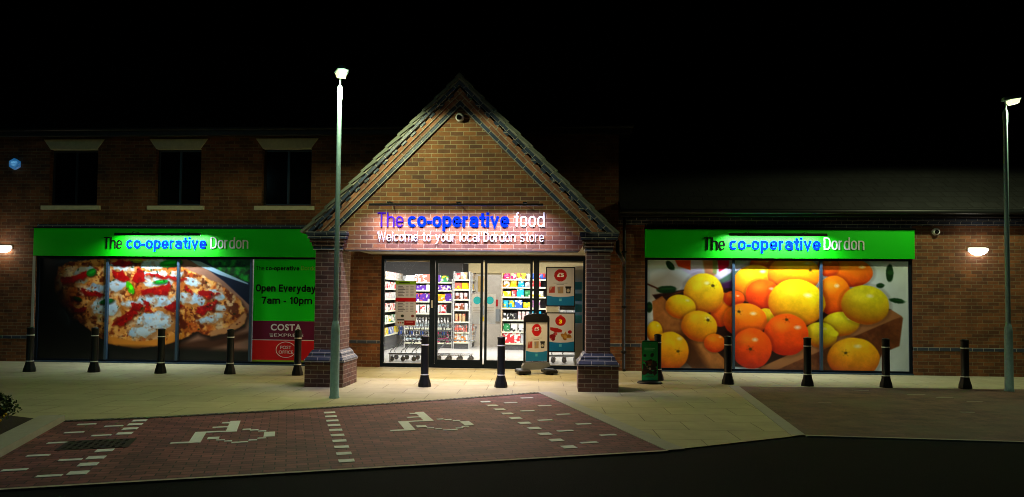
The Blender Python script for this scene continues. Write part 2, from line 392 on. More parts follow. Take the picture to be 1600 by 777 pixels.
# ------------------------------------------------------------------ ground
g = MB(); g.add([(-160, -60, -.012), (160, -60, -.012), (160, 160, -.012), (-160, 160, -.012)], [(0, 1, 2, 3)])
ASPH = mat('asphalt', (.003, .007, .009), .95, var=.95, vs=140, bump=1, bs=160, spec=.12)
g.build('ground', ASPH, kind='structure')
u = Vector((.351, -.936)); v = Vector((.936, .351)); O = Vector((-4.38, -7.17))
def B(a, b): p = O+v*a+u*b; return (p.x, p.y)
FR = 3.08
back = [(-1.73, -.43), (-.66, -.47), (1.37, -.78), (3.1, -1.18), (4.94, -1.69)]
bayR0, bayR1 = B(4.94, -1.69), B(4.74, FR)
bedk0 = B(-1.73, -.43); 
# pavement (one sheet, reaching the walls), level with the bays
far_left = (-40, -7.0)
kerb_in = [B(-1.73, -.43), B(-2.05, -.45)]
pave = [(-40, .25), (-40, -7.0), (-7.3, -7.15), B(-2.02, -.43)] + [B(a, b) for a, b in back] + [bayR1, (2.91, -7.33), (3.29, -2.54), (8.46, -2.25), (40, -1.9), (40, .25)]
g = MB(); g.prism(pave, -.25, 0, 'z'); g.build('pavement', PAVE, kind='structure')
bay = [B(a, b) for a, b in back] + [bayR1, B(-14, FR), B(-14, FR-.001), B(-1.73, FR-.001)]
bay = [B(a, b) for a, b in back] + [bayR1, B(-1.73, FR)]
g = MB(); g.prism(bay, -.25, -.002, 'z'); g.build('parking_bay_paving', BLK, kind='structure')
bay2 = [(3.29, -2.54), (2.91, -7.33), (5.34, -7.45), (40, -8.6), (40, -1.9), (8.46, -2.25)]
g = MB(); g.prism(bay2, -.25, -.002, 'z'); g.build('brick_paving', BLK2, kind='structure')
EDGE = mat('edging_stone', (.42, .4, .34), .8, var=.2, vs=12)
g = MB(); g.prism([B(-1.74, FR), B(4.74, FR), B(4.74, FR+.05), B(-1.74, FR+.05)], -.2, .004, 'z')
g.prism([(2.91, -7.335), (5.34, -7.455), (40, -8.61), (40, -8.66), (5.34, -7.505), (2.91, -7.385)], -.2, .004, 'z')
g.build('edging_strip', EDGE, kind='structure')
EDGE2 = mat('pavement_edge_stone', (.36, .36, .31), .8, var=.2, vs=9)
g = MB(); p0, p1 = Vector(bayR0), Vector(bayR1); n_ = Vector(((p1-p0).y, -(p1-p0).x)).normalized()*-.22
g.prism([tuple(p0), tuple(p1), tuple(p1+n_), tuple(p0+n_)], -.15, .005, 'z')
g.prism([(3.29, -2.54), (2.91, -7.33), (2.73, -7.43), (3.11, -2.54)], -.15, .005, 'z')
g.build('pavement_edging', EDGE2, kind='structure')
# drainage channel with cast slots along the back of the bays
g = MB(); g2 = MB(); bp = [Vector(B(a, b)) for a, b in back]
for a, b in zip(bp[:-1], bp[1:]):
    d = (b-a).normalized(); n_ = Vector((-d.y, d.x)); L_ = (b-a).length
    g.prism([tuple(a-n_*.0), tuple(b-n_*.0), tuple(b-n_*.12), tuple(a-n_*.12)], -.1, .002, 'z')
    k = int(L_/.075)
    for i in range(k):
        q = a+d*(i+.3)*.075
        g2.prism([tuple(q-n_*.012), tuple(q+d*.036-n_*.012), tuple(q+d*.036-n_*.108), tuple(q-n_*.108)], .003, .007, 'z')
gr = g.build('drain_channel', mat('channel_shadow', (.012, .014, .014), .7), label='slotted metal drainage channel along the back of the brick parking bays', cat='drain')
g2.build('grating', mat('channel_iron', (.09, .1, .1), .5, metal=.4), gr)
# painted / inlaid white blocks
def quad(mb, a0, a1, b0, b1, z=.003): mb.prism([B(a0, b0), B(a1, b0), B(a1, b1), B(a0, b1)], -.02, z, 'z')
g = MB()
for b in (-.19, .09, .39, .70, 1.66, 2.0, 2.3, 2.64): quad(g, -.93, -.77, b-.07, b+.07)
for i in range(10): b = -.29+i*.337; quad(g, 1.40, 1.55, b-.065, b+.065)
for i in range(10): b = -.79+i*.384; quad(g, 3.73, 3.88, b-.07, b+.07)
g.build('bay_lines', WHITEP, kind='structure')
g = MB()
for a, b in [(4.15, -.62), (4.55, -1.05), (4.15, .20), (4.55, -.21), (4.13, .99), (4.53, .6), (4.11, 1.77), (4.51, 1.38), (4.11, 2.5), (4.5, 2.14),
             (-1.41, -.06), (-1.07, .16), (-1.41, .5), (-1.07, .77), (-1.41, 1.11), (-1.41, 1.76), (-1.06, 2.05), (-1.42, 2.38), (-1.06, 2.7)]:
    quad(g, a-.1, a+.1, b-.04, b+.04)
g.build('hatch_markings', WHITEP, kind='structure')
ICON = [(-.27, -.09, 1.39, 1.47), (-.09, .03, .81, 1.47), (.03, .24, .81, .88), (.24, .36, .12, .88), (.07, .24, .5, .57), (.15, .24, .18, .28),
        (.08, .2, 1.17, 1.3), (.18, .27, 1.34, 1.40), (.27, .35, 1.42, 1.48), (.35, .52, 1.52, 1.58), (.52, .61, 1.43, 1.49), (.61, .70, 1.34, 1.4),
        (.67, .79, 1.0, 1.3), (.6, .69, .89, .96), (.51, .6, .80, .87), (.42, .51, .73, .80)]
for da, db, sd in ((0, 0, 'left'), (2.36, -.17, 'right')):
    g = MB()
    for a0, a1, b0, b1 in ICON: quad(g, a0+da, a1+da, b0+db, b1+db)
    g.build('wheelchair_symbol', WHITEP, kind='structure')
g = MB()
for a, b, w_ in ((5.9, -3.35, .3), (6.2, -3.7, .28), (6.45, -4.15, .25), (5.75, -5.3, .2), (7.2, -5.4, .25), (4.0, -4.6, .2), (5.2, -2.9, .25)):
    g.prism([(a, b), (a+w_, b), (a+w_+.03, b+.09), (a+.03, b+.09)], -.02, .002, 'z')
g.build('worn_markings', WORN, kind='structure')
# manhole cover in the left bay
mc = MB(); mc.prism([B(-1.33, 1.04), B(-.66, 1.04), B(-.66, 1.54), B(-1.33, 1.54)], -.05, .003, 'z')
mh = mc.build('manhole_cover', mat('cast_iron', (.016, .015, .016), .8, metal=0, bump=.6, bs=40), label='dark rectangular manhole cover set into the left parking bay', cat='manhole cover')
mc = MB()
for i in range(9):
    for j in range(6):
        mc.prism([B(-1.28+i*.066, 1.08+j*.075), B(-1.25+i*.066, 1.08+j*.075), B(-1.25+i*.066, 1.12+j*.075), B(-1.28+i*.066, 1.12+j*.075)], .003, .008, 'z')
mc.build('tread_pattern', MATS['cast_iron'], mh)
# planting bed at the left with its kerb
g = MB(); g.prism([B(-1.74, -.43), B(-1.74, FR+.5), B(-2.02, FR+.5), B(-2.02, -.43)], -.2, .07, 'z'); g.build('kerb', EDGE2, kind='structure')
g = MB(); bd = [(-40, -7.0), (-7.3, -7.15), B(-2.03, -.43), B(-2.03, FR+.5), (-40, -12)]
g.prism(bd, -.25, .03, 'z'); g.build('soil_bed', mat('soil', (.03, .02, .013), .95, var=.6, vs=25, bump=1, bs=50), kind='structure')
def shrub(x, y, r, h, n, label, leafm, flowers=0):
    t = empty('shrub', label, 'shrub', (x, y, .03), 'shrubs in the planting bed')
    st = MB(); lf = MB(); fl = MB(); rr = random.Random(int(x*100))
    for i in range(14):
        a = rr.uniform(0, 6.28); q = rr.uniform(.3, .9)*r; hh = rr.uniform(.5, .95)*h
        st.tube([(x, y, .03), (x+math.cos(a)*q*.5, y+math.sin(a)*q*.5, hh*.5), (x+math.cos(a)*q, y+math.sin(a)*q, hh)], [.008, .005, .003], 5)
    for i in range(n):
        a = rr.uniform(0, 6.28); el = rr.uniform(-.2, 1)
        q = r*(rr.uniform(.35, 1)**.5)*math.cos(el*1.3)*rr.choice((1, 1, .8, 1.15)); z = .05+h*(.45+.5*math.sin(el*1.3))*rr.uniform(.75, 1.05)
        c = Vector((x+q*math.cos(a), y+q*math.sin(a), z)); d = Vector((rr.gauss(0, 1), rr.gauss(0, 1), rr.gauss(.3, .7))).normalized()
        s_ = d.cross(Vector((rr.gauss(0, 1), rr.gauss(0, 1), 1))).normalized(); l = rr.uniform(.03, .06)
        lf.add([c, c+d*l*.5+s_*l*.3, c+d*l, c+d*l*.5-s_*l*.3], [(0, 1, 2, 3)])
    for i in range(flowers):
        a = rr.uniform(0, 6.28); q = rr.uniform(0, r); fl.ball((x+q*math.cos(a), y+q*math.sin(a), h*rr.uniform(.3, .7)), .02, 6)
    st.build('stem', mat('twig', (.06, .04, .025), .8), t); lf.build('foliage', leafm, t)
    if flowers: fl.build('blossom', ink('yellow_petal', (.75, .5, .02)), t)
LEAF = mat('leaf', (.045, .08, .022), .5, var=.5, vs=14); LEAF2 = mat('dark_leaf', (.03, .05, .02), .5, var=.5, vs=14)
shrub(-6.6, -8.15, .3, .42, 2400, 'low bright green shrub with yellow flowers beside the kerb', LEAF, 26)
shrub(-7.45, -7.6, .3, .4, 1800, 'dark rounded shrub at the back edge of the planting bed', LEAF2)

# ------------------------------------------------------------------ the shop building
bld = empty('shop_building', 'red brick shop building with gabled entrance porch and two large windows', 'building', (0, 0, 0))
def wall(mb, x0, x1, z0, z1, y0, y1, ops):
    xs = sorted({x0, x1, *[q for o in ops for q in o[:2]]}); zs = sorted({z0, z1, *[q for o in ops for q in o[2:]]})
    solid = lambda x, z: x0 < x < x1 and z0 < z < z1 and not any(o[0] < x < o[1] and o[2] < z < o[3] for o in ops)
    for i in range(len(xs)-1):
        for j in range(len(zs)-1):
            a, b, c, d = xs[i], xs[i+1], zs[j], zs[j+1]; mx_, mz_ = (a+b)/2, (c+d)/2
            if not solid(mx_, mz_): continue
            mb.add([(a, y0, c), (b, y0, c), (b, y0, d), (a, y0, d)], [(0, 1, 2, 3)])
            mb.add([(a, y1, c), (b, y1, c), (b, y1, d), (a, y1, d)], [(3, 2, 1, 0)])
            e = 1e-3
            if not solid(a-e, mz_): mb.add([(a, y1, c), (a, y0, c), (a, y0, d), (a, y1, d)], [(0, 1, 2, 3)])
            if not solid(b+e, mz_): mb.add([(b, y0, c), (b, y1, c), (b, y1, d), (b, y0, d)], [(0, 1, 2, 3)])
            if not solid(mx_, c-e): mb.add([(a, y1, c), (b, y1, c), (b, y0, c), (a, y0, c)], [(0, 1, 2, 3)])
            if not solid(mx_, d+e): mb.add([(a, y0, d), (b, y0, d), (b, y1, d), (a, y1, d)], [(0, 1, 2, 3)])
WX = [(-11.82, -10.66), (-9.28, -8.2), (-6.77, -5.62)]
WLX0, WLX1 = -12.08, -5.0
WRX0, WRX1 = 1.88, 7.56
DX0, DX1, DZ = -3.98, .6, 2.5
m_ = MB(); wall(m_, -32, 1.3, -.05, 5.32, 0, .3, [(WLX0, WLX1, -.2, 2.44), (DX0, DX1, -.2, DZ)] + [(a, b, 3.62, 4.92) for a, b in WX])
m_.build('front_wall', BR, bld)
m_ = MB(); wall(m_, 1.3, 32, -.05, 3.4, 0.0, .3, [(WRX0, WRX1, -.2, 2.48)]); m_.build('side_wing_wall', BR, bld)
m_ = MB(); m_.box((1.0, .3, 3.3), (1.3, 9, 5.32)); m_.build('end_wall', BR, bld)
# dark blue brick band course
m_ = MB()
for a, b in ((-32, WLX0), (WLX1, DX0), (DX1, 1.88), (WRX1, 32)): m_.box((a, -.008, .525), (b, .1, .6))
m_.box((1.3, -.03, 3.2), (32, .05, 3.275)); m_.box((1.3, -.06, 3.275), (32, .05, 3.35))
m_.build('band_course', BRD, bld)
# soldier course above the windows
m_ = MB()
m_.box((-12.08, -.006, 3.108), (-5.0, .1, 3.18)); m_.build('soldier_course', BRD, bld)
m_ = MB(); m_.box((1.88, -.006, 3.132), (7.56, .1, 3.198)); m_.build('soldier_course', BRD, bld)
# movement joint / edge strip by the left window
m_ = MB(); m_.box((WLX0-.07, -.012, 0), (WLX0-.01, .1, 2.43)); m_.build('edge_trim', mat('pale_mastic', (.35, .34, .3), .7), bld)
# roofs
def roofmat():
    return brickmat('tiled_roof', (.014, .015, .016), (.009, .01, .011), (.004, .004, .004), bw=.3, rh=.25, ms=.012, nv=.4, bump=1, rough=.75)
RM = roofmat()
m_ = MB()
m_.prism([(-.45, 5.3), (-.45, 5.36), (4.5, 8.9), (9.5, 5.36), (9.5, 5.3)], -33, 1.6, 'x'); m_.build('roof', RM, bld)
m_ = MB(); m_.prism([(-.4, 3.42), (-.4, 3.48), (4.6, 6.4), (9.5, 3.48), (9.5, 3.42)], 1.32, 33, 'x'); m_.build('roof', RM, bld)
# gutters
m_ = MB(); m_.tube([(-33, -.5, 5.28), (1.55, -.5, 5.28)], .055, 10); m_.tube([(1.3, -.46, 3.45), (33, -.46, 3.45)], .055, 10)
m_.build('gutter', BLACK, bld)
m_ = MB(); m_.box((-33, -.44, 5.14), (1.5, -.3, 5.3)); m_.box((1.3, -.4, 3.35), (33, -.3, 3.42)); m_.build('fascia_board', mat('dark_fascia', (.02, .02, .02), .5), bld)
# upper windows
for a, b in WX:
    m_ = MB(); fr = .05
    for q in ((a, b, 3.62, 3.62+fr), (a, b, 4.92-fr, 4.92), (a, a+fr, 3.67, 4.87), (b-fr, b, 3.67, 4.87), ((a+b)/2-.03, (a+b)/2+.03, 3.67, 4.87)):
        m_.box((q[0]+.002, .12, q[2]+.002), (q[1]-.002, .17, q[3]-.002))
    wn = m_.build('upper_window', mat('black_frame', (.01, .01, .011), .4), bld)
    m_ = MB(); m_.box((a+.03, .14, 3.65), (b-.03, .15, 4.89)); m_.build('pane', DGLASS, wn)
    m_ = MB(); c = (a+b)/2; m_.prism([(a+.02, 4.915), (b-.02, 4.915), (b+.15, 5.145), (a-.15, 5.145)], -.025, .2); m_.build('lintel', STONE, bld)
    m_ = MB(); m_.prism([(-.07, 3.51), (.2, 3.51), (.2, 3.63), (-.07, 3.60)], a-.14, b+.1, 'x'); m_.build('sill', STONE, bld)
# porch roof, gable and piers
GX, GA, GE = -1.75, 5.45, 2.72
GF = -3.55
m_ = MB()
for s in (-1, 1):
    P = lambda d, z: (GX+s*(GA-z), z)
    m_.prism([(GX, GA), (GX+s*(GA-2.68), 2.68), (GX+s*(GA-2.68-.09), 2.68), (GX, GA-.1)], GF-.02, -.002)
m_.build('porch_roof', RM, bld)
def slope(d1, d2, y0, y1, zb=GE):
    mb = MB()
    for s in (-1, 1):
        r2 = math.sqrt(2)
        mb.prism([(GX, GA-d1*r2), (GX, GA-d2*r2), (GX+s*(GA-zb-d2*r2), zb), (GX+s*(GA-zb-d1*r2), zb)], y0, y1)
    return mb
def uvs(v_):
    s = 1 if v_[0] > GX else -1; r2 = math.sqrt(.5)
    return (((v_[0]-GX)*s - (v_[2]-GA))*r2, ((v_[0]-GX)*s + (v_[2]-GA))*r2)
m_ = MB(); m_.prism([(GX, GA-.14), (GX-(GA-.14-GE), GE), (GX-2.3, GE), (GX-2.02+.0, 2.4), (GX+2.1, 2.4), (GX+2.3, GE), (GX+(GA-.14-GE), GE)], GF, GF+.33)
m_.build('gable_wall', BRG, bld)
slope(.3, .372, GF-.035, GF+.01).build('blue_brick_trim', BLS, bld, uv=uvs)
slope(.225, .3, GF-.05, GF+.01).build('raked_course', BRS, bld, uv=uvs)
slope(.15, .225, GF-.075, GF+.01).build('raked_course', BRS, bld, uv=uvs)
slope(.06, .118, GF-.125, GF+.01).build('blue_brick_trim', BLS, bld, uv=uvs)
# dentils
m_ = MB()
for s in (-1, 1):
    L_ = (GA-GE)*math.sqrt(2); n = int(L_/.23)
    for i in range(n):
        t0 = .12+i*.23; 
        def P(t, d): return (GX+s*(t*math.sqrt(.5)-d*math.sqrt(.5)), GA-t*math.sqrt(.5)-d*math.sqrt(.5))
        if P(t0+.11, .17)[1] < GE+.05: continue
        m_.prism([P(t0+.2, .118), P(t0+.31, .118), P(t0+.31, .17), P(t0+.2, .17)], GF-.095, GF-.02)
m_.build('dentil_course', BLS, bld)
m_ = MB(); m2_ = MB()
for s in (-1, 1):
    for i in range(13):
        t0 = i*.3-.02
        def P(t, d): return (GX+s*(t*math.sqrt(.5)-d*math.sqrt(.5)), GA-t*math.sqrt(.5)-d*math.sqrt(.5))
        e = .026
        m_.prism([P(t0, -.002), P(t0+.325, -e), P(t0+.325, .015), P(t0, .06)], GF-.16-random.uniform(0, .01), GF+.3)
    m2_.prism([P(.06, .03), P(3.84, .03), P(3.84, .062), P(.06, .062)], GF-.14, GF+.1)
m_.prism([(GX-.09, GA-.05), (GX, GA+.035), (GX+.09, GA-.05), (GX, GA-.01)], GF-.165, -.01)
m_.build('verge_tiles', VERGE, bld); m2_.build('verge_mortar', mat('verge_mortar', (.22, .22, .19), .85, var=.25), bld)
# steel plate under the gable
m_ = MB(); m_.box((GX-2.0, GF-.01, 2.385), (GX+2.08, GF+.34, 2.4)); m_.build('lintel_plate', mat('plate_paint', (.05, .05, .055), .5), bld)
# porch ceiling
m_ = MB(); m_.box((-4.2, GF+.35, 2.52), (.85, -.002, 2.56)); m_.build('porch_ceiling', mat('white_soffit', (.6, .58, .52), .6), bld)
for x0, x1 in ((-4.28, -3.82), (.47, .88)):
    cx = (x0+x1)/2; inn = 1 if cx < GX else -1
    m_ = MB(); m_.box((x0, GF-.03, .62), (x1, GF+.55, 2.385)); pr = m_.build('pier', BRP, bld)
    m_ = MB(); m_.box((cx-.34, GF-.17, -.02), (cx+.34, GF+.69, .43)); m_.build('plinth', BRP, pr)
    m_ = MB()
    a = .34; vs = []
    for e, z in ((.355, .43), (.355, .47), (.29, .55), (.29, .57), (.24, .64)):
        k = e-.355; vs += [(cx-e, GF-.185-k, z), (cx+e, GF-.185-k, z), (cx+e, GF+.705+k, z), (cx-e, GF+.705+k, z)]
    fs = [(3, 2, 1, 0), (16, 17, 18, 19)]
    for r in range(4):
        for i in range(4): j = (i+1) % 4; fs.append((r*4+i, r*4+j, r*4+4+j, r*4+4+i))
    m_.add(vs, fs); m_.build('plinth_cap', BRD, pr)
    co = MB(); cb = MB()
    for i, z in enumerate((2.65, 2.585, 2.52, 2.455, 2.39)):
        ex = (.06, .05, .035, .02, .01)[i]; L0 = x0-ex*2.0; L1 = x1+ex*2
        if cx < GX: L0 -= .02
        else: L1 += .02
        (cb if i in (0, 1, 4) else co).box((L0, GF-.03-ex*1.8, z), (L1, GF+.58, z+.065))
    co.build('corbel', BRP, pr); cb.build('corbel', BRD, pr)
# window frames (left and right)
def shopwindow(x0, x1, zt, mull, name='window_frame'):
    m_ = MB(); m_.box((x0+.002, .03, .01), (x1-.002, .11, .075)); m_.box((x0+.002, .03, zt-.045), (x1-.002, .11, zt-.002))
    m_.box((x0+.002, .03, .075), (x0+.06, .11, zt-.045)); m_.box((x1-.06, .03, .075), (x1-.002, .11, zt-.045))
    fr = m_.build(name, GREYF, bld)
    for q in mull: m_ = MB(); m_.box((q-.026, -.01, .075), (q+.026, .1, zt-.045)); m_.build('mullion', NAVYF, fr)
    m_ = MB(); m_.box((x0, -.03, -.02), (x1, .12, .03)); m_.build('sill', NAVYF, fr)
shopwindow(WLX0, WLX1, 2.44, (-10.36, -8.68, -6.97)); shopwindow(WRX0, WRX1, 2.48, (3.79, 5.65))
# glazed entrance
ent = MB(); Zt = DZ
ent.box((DX0+.002, .0, Zt-.1), (DX1-.002, .12, Zt-.002)); ent.box((DX0+.002, 0, .0), (DX0+.07, .12, Zt-.1)); ent.box((DX1-.07, 0, .0), (DX1-.002, .12, Zt-.1))
for x in (-2.82, -.5): ent.box((x-.06, .0, .09), (x+.06, .12, Zt-.1))
ent.box((DX0+.07, .0, 0), (DX1-.07, .12, .09)) 
en = ent.build('entrance_frame', GREYF, bld)
for a, b in ((-2.74, -1.68), (-1.64, -.58)):
    d = MB(); d.box((a, -.05, .02), (b, -.01, .19)); d.box((a, -.05, Zt-.17), (b, -.01, Zt-.09))
    d.box((a, -.05, .19), (a+.055, -.01, Zt-.17)); d.box((b-.055, -.05, .19), (b, -.01, Zt-.17))
    d.build('sliding_door', GREYF, en)
    d = MB(); d.box((a+.05, -.034, .18), (b-.05, -.028, Zt-.16)); d.build('door_pane', GLASS, en)
    d = MB(); hx_ = -1.66+(.0 if a < -2 else 0)
for zz in (1.42, .72):
    d = MB(); d.box((-1.665, -.065, zz), (-1.64, -.05, zz+.1)); d.build('door_lock', mat('brushed_steel', (.6, .6, .6), .3, metal=.7), en)
d = MB(); d.box((-2.84, -.02, 1.33), (-2.80, -.001, 1.5)); d.build('door_lock', MATS['brushed_steel'], en)
for a, b in ((DX0+.06, -2.87), (-.45, DX1-.06)):
    d = MB(); d.box((a, .05, .08), (b, .056, Zt-.09)); d.build('side_pane', GLASS, en)
d = MB(); d.box((DX0+.07, .02, .088), (DX1-.07, .1, .1)); d.build('threshold', MATS['brushed_steel'], en)
d = MB(); d.box((DX0, -.14, -.02), (DX1, -.001, .006)); d.build('door_mat_strip', mat('pale_threshold', (.6, .62, .62), .5), en)
d = MB(); d.box((DX0+.07, .2, Zt-.13), (DX1-.07, .26, Zt-.08)); d.build('pelmet', CREAM, en)
# inside walls, floor, ceiling
IB = 15.5
d = MB(); d.box((-9, .31, -.02), (3.2, IB, .0)); d.build('shop_floor', FLOORI, bld)
d = MB(); d.box((-9, .31, 3.0), (3.2, IB, 3.05)); d.build('shop_ceiling', WHITE, bld)
d = MB(); d.box((-9, IB, 0), (-3.6, IB+.1, 3)); d.build('inner_wall', DGREY, bld)
d = MB(); d.box((-3.6, IB, 0), (3.2, IB+.1, 3)); d.box((3.2, .31, 0), (3.3, IB, 3)); d.build('inner_wall', CREAM, bld)
d = MB(); d.box((-9.1, .31, 0), (-9, IB, 3)); d.build('inner_wall', DGREY, bld)
d = MB(); d.box((-7.2, 8.4, 2.15), (-3.25, 8.5, 3.0)); d.build('bulkhead', DGREY, bld)
d = MB(); d.box((-2.95, 7.6, 2.36), (3.1, 7.75, 3.0)); d.build('bulkhead', CREAM, bld)
# drainpipes
def pipe(pts, clips, label=None):
    d = MB(); d.tube(pts, .036, 10); p = d.build('drainpipe', BLACK, bld)
    for x, y, z in clips: d = MB(); d.box((x-.055, y-.045, z-.02), (x+.055, y+.05, z+.02), bev=.006); d.build('pipe_clip', BLACK, p)
pipe([(-4.72, -.07, 2.7), (-4.72, -.07, .06), (-4.72, -.14, .02)], [(-4.72, -.07, 1.9), (-4.72, -.07, .85)])
pipe([(1.02, -3.3, 2.6), (1.02, -3.3, 2.42), (1.08, -3.25, 2.33), (1.3, -1.5, 2.3), (1.4, -.1, 2.3)], [])
pipe([(1.42, -.07, 3.4), (1.42, -.07, .06), (1.42, -.14, .02)], [(1.42, -.07, 2.6), (1.42, -.07, 1.4), (1.42, -.07, .42)])
pipe([(9.95, -.07, 3.4), (9.95, -.07, .06)], [(9.95, -.07, 2.6)])

# ------------------------------------------------------------------ printed posters (drawn as ink colours on a fine grid)
class Canvas:
    def __init__(s, x0, x1, y0, y1, res, bgc):
        s.x0, s.x1, s.y0, s.y1 = x0, x1, y0, y1
        s.W = int((x1-x0)*res)+1; s.H = int((y1-y0)*res)+1
        s.X, s.Y = np.meshgrid(np.linspace(x0, x1, s.W), np.linspace(y0, y1, s.H)); s.px = 1/res
        s.im = np.ones((s.H, s.W, 3))*np.array(bgc)
    def noise(s, sc, seed=0, octv=4):
        r = np.random.default_rng(seed); out = np.zeros_like(s.X); amp = 1; tot = 0
        for o in range(octv):
            n = r.random((int((s.y1-s.y0)/sc)+4, int((s.x1-s.x0)/sc)+4)); gx = (s.X-s.x0)/sc; gy = (s.Y-s.y0)/sc
            i = gx.astype(int); j = gy.astype(int); fx = gx-i; fy = gy-j; fx = fx*fx*(3-2*fx); fy = fy*fy*(3-2*fy)
            out += amp*((n[j, i]*(1-fx)+n[j, i+1]*fx)*(1-fy)+(n[j+1, i]*(1-fx)+n[j+1, i+1]*fx)*fy); tot += amp; amp *= .55; sc /= 2
        return out/tot
    def mixin(s, m, col): m = m[..., None]; s.im = s.im*(1-m)+np.asarray(col)*m
    def ell(s, cx, cy, rx, ry, col, rot=0, soft=1.2, a=1, wob=0, seed=1):
        c, q = math.cos(rot), math.sin(rot); dx = s.X-cx; dy = s.Y-cy
        U = (dx*c+dy*q)/rx; V = (-dx*q+dy*c)/ry; d = np.sqrt(U*U+V*V)
        if wob: d = d+(s.noise(max(3, min(rx, ry)*.8), seed)-.5)*wob
        m = np.clip((1-d)*min(rx, ry)/soft+.5, 0, 1)*a; s.mixin(m, col); return U, V, d, m
    def poly(s, pts, col, soft=0, a=1, wob=0, seed=1):
        X, Y = s.X, s.Y
        if wob: X = X+(s.noise(9, seed)-.5)*wob; Y = Y+(s.noise(9, seed+50)-.5)*wob
        ins = np.zeros_like(X, bool); n = len(pts); dist = np.full_like(X, 1e9)
        for i in range(n):
            (x1, y1), (x2, y2) = pts[i], pts[(i+1) % n]
            if y1 != y2:
                c = ((y1 > Y) != (y2 > Y)) & (X < (x2-x1)*(Y-y1)/(y2-y1)+x1); ins ^= c
            L2 = (x2-x1)**2+(y2-y1)**2+1e-9; t = np.clip(((X-x1)*(x2-x1)+(Y-y1)*(y2-y1))/L2, 0, 1)
            dist = np.minimum(dist, np.hypot(X-x1-t*(x2-x1), Y-y1-t*(y2-y1)))
        sd = np.where(ins, dist, -dist); m = np.clip(sd/max(soft, .7)+.5, 0, 1)*a; s.mixin(m, col); return m
    def fruit(s, cx, cy, rx, ry, c, rot=0, shade=(.25, .08, 0), hl=(.35, -.5), seed=1, nub=None):
        co, q = math.cos(rot), math.sin(rot); dx = s.X-cx; dy = s.Y-cy
        U = (dx*co+dy*q)/rx; V = (-dx*q+dy*co)/ry; d = np.sqrt(U*U+V*V)+(s.noise(14, seed)-.5)*.05
        m = np.clip((1-d)*min(rx, ry)/1.1+.5, 0, 1)
        ring = np.clip(1-abs(d-1.06)/.13, 0, 1)*.22*(d > .98); s.mixin(ring, (.12, .03, .0))
        t = np.clip((V*.75+.3-U*.2)+.45*(d**3), 0, 1.3)/1.3
        t = t[..., None]; base = np.array(c)*(1-t)+(np.array(c)*np.array((.66, .36, .25))+np.array(shade)*.2)*t
        base = base*(1+(s.noise(1.6, seed+9, 2)-.5)[..., None]*.07)*(1+(s.noise(12, seed+3)-.5)[..., None]*.25)
        s.mixin(m, (0, 0, 0)); s.im += base*m[..., None]
        h = np.clip(1-np.sqrt(((U-hl[0])/.2)**2+((V-hl[1])/.13)**2), 0, 1)**.7*m*.75; s.mixin(h, (1, .93, .86))
        g_ = np.clip(1-np.sqrt(((U+.25)/.6)**2+((V+.45)/.45)**2), 0, 1)*m*.25; s.mixin(g_, (1, .9, .35))
        if nub:
            s.ell(nub[0], nub[1], 2.6, 2.2, (.22, .2, .05), soft=1.5, wob=.6, seed=seed)
            for k in range(5):
                a = k*1.256+seed; s.poly([(nub[0], nub[1]), (nub[0]+7*math.cos(a), nub[1]+6*math.sin(a)), (nub[0]+6*math.cos(a+.25), nub[1]+6*math.sin(a+.25))], np.array(c)*.55, 1.5, .5)
    def blur(s, k=1):
        for _ in range(k):
            p = np.pad(s.im, ((1, 1), (1, 1), (0, 0)), 'edge'); s.im = (p[:-2, 1:-1]+p[2:, 1:-1]+p[1:-1, :-2]+p[1:-1, 2:]+p[1:-1, 1:-1]*2)/6
    def build(s, name, x0, x1, z0, z1, y, parent, material, thick=.006, M=None, **kw):
        X, Z = np.meshgrid(np.linspace(x0, x1, s.W), np.linspace(z1, z0, s.H)); n = s.W*s.H
        co = np.stack([X.ravel(), np.full(n, y), Z.ravel()], 1)
        # rim and back, so the sheet has its thickness
        bk = np.array([(x0, y+thick, z0), (x1, y+thick, z0), (x1, y+thick, z1), (x0, y+thick, z1)])
        co = np.vstack([co, bk])
        if M is not None: co = np.array([tuple(M @ Vector(p)) for p in co])
        org = np.array(wl(parent)) if parent else np.zeros(3)
        I = np.arange(n).reshape(s.H, s.W); a = I[:-1, :-1].ravel(); b = I[:-1, 1:].ravel(); c = I[1:, 1:].ravel(); d = I[1:, :-1].ravel()
        F_ = np.stack([a, d, c, b], 1); tl, tr, bl, br = I[0, 0], I[0, -1], I[-1, 0], I[-1, -1]
        F_ = np.vstack([F_, [(n+1, n, n+3, n+2), (bl, n, n+1, br), (br, n+1, n+2, tr), (tr, n+2, n+3, tl), (tl, n+3, n, bl)]])
        me = bpy.data.meshes.new(name); me.vertices.add(len(co)); me.vertices.foreach_set('co', (co-org).ravel())
        me.loops.add(F_.size); me.loops.foreach_set('vertex_index', F_.ravel().astype(np.int32))
        me.polygons.add(len(F_)); me.polygons.foreach_set('loop_start', np.arange(0, F_.size, 4, dtype=np.int32)); me.update(calc_edges=True)
        col = np.clip(s.im, 0, 1); L_ = np.where(col <= .04045, col/12.92, ((col+.055)/1.055)**2.4).reshape(-1, 3)
        L_ = np.vstack([L_, np.ones((4, 3))*.3]); L_ = np.hstack([L_, np.ones((len(L_), 1))])
        at_ = me.color_attributes.new('print', 'FLOAT_COLOR', 'POINT'); at_.data.foreach_set('color', L_.ravel())
        me.materials.append(material); o = bpy.data.objects.new(name, me); C.objects.link(o)
        if parent: o.parent = parent
        return tag(o, **kw)
VC = vcmat('printed_vinyl', .4, .15); VCP = vcmat('printed_paper', .5); VCT = vcmat('backlit_paper', .5)
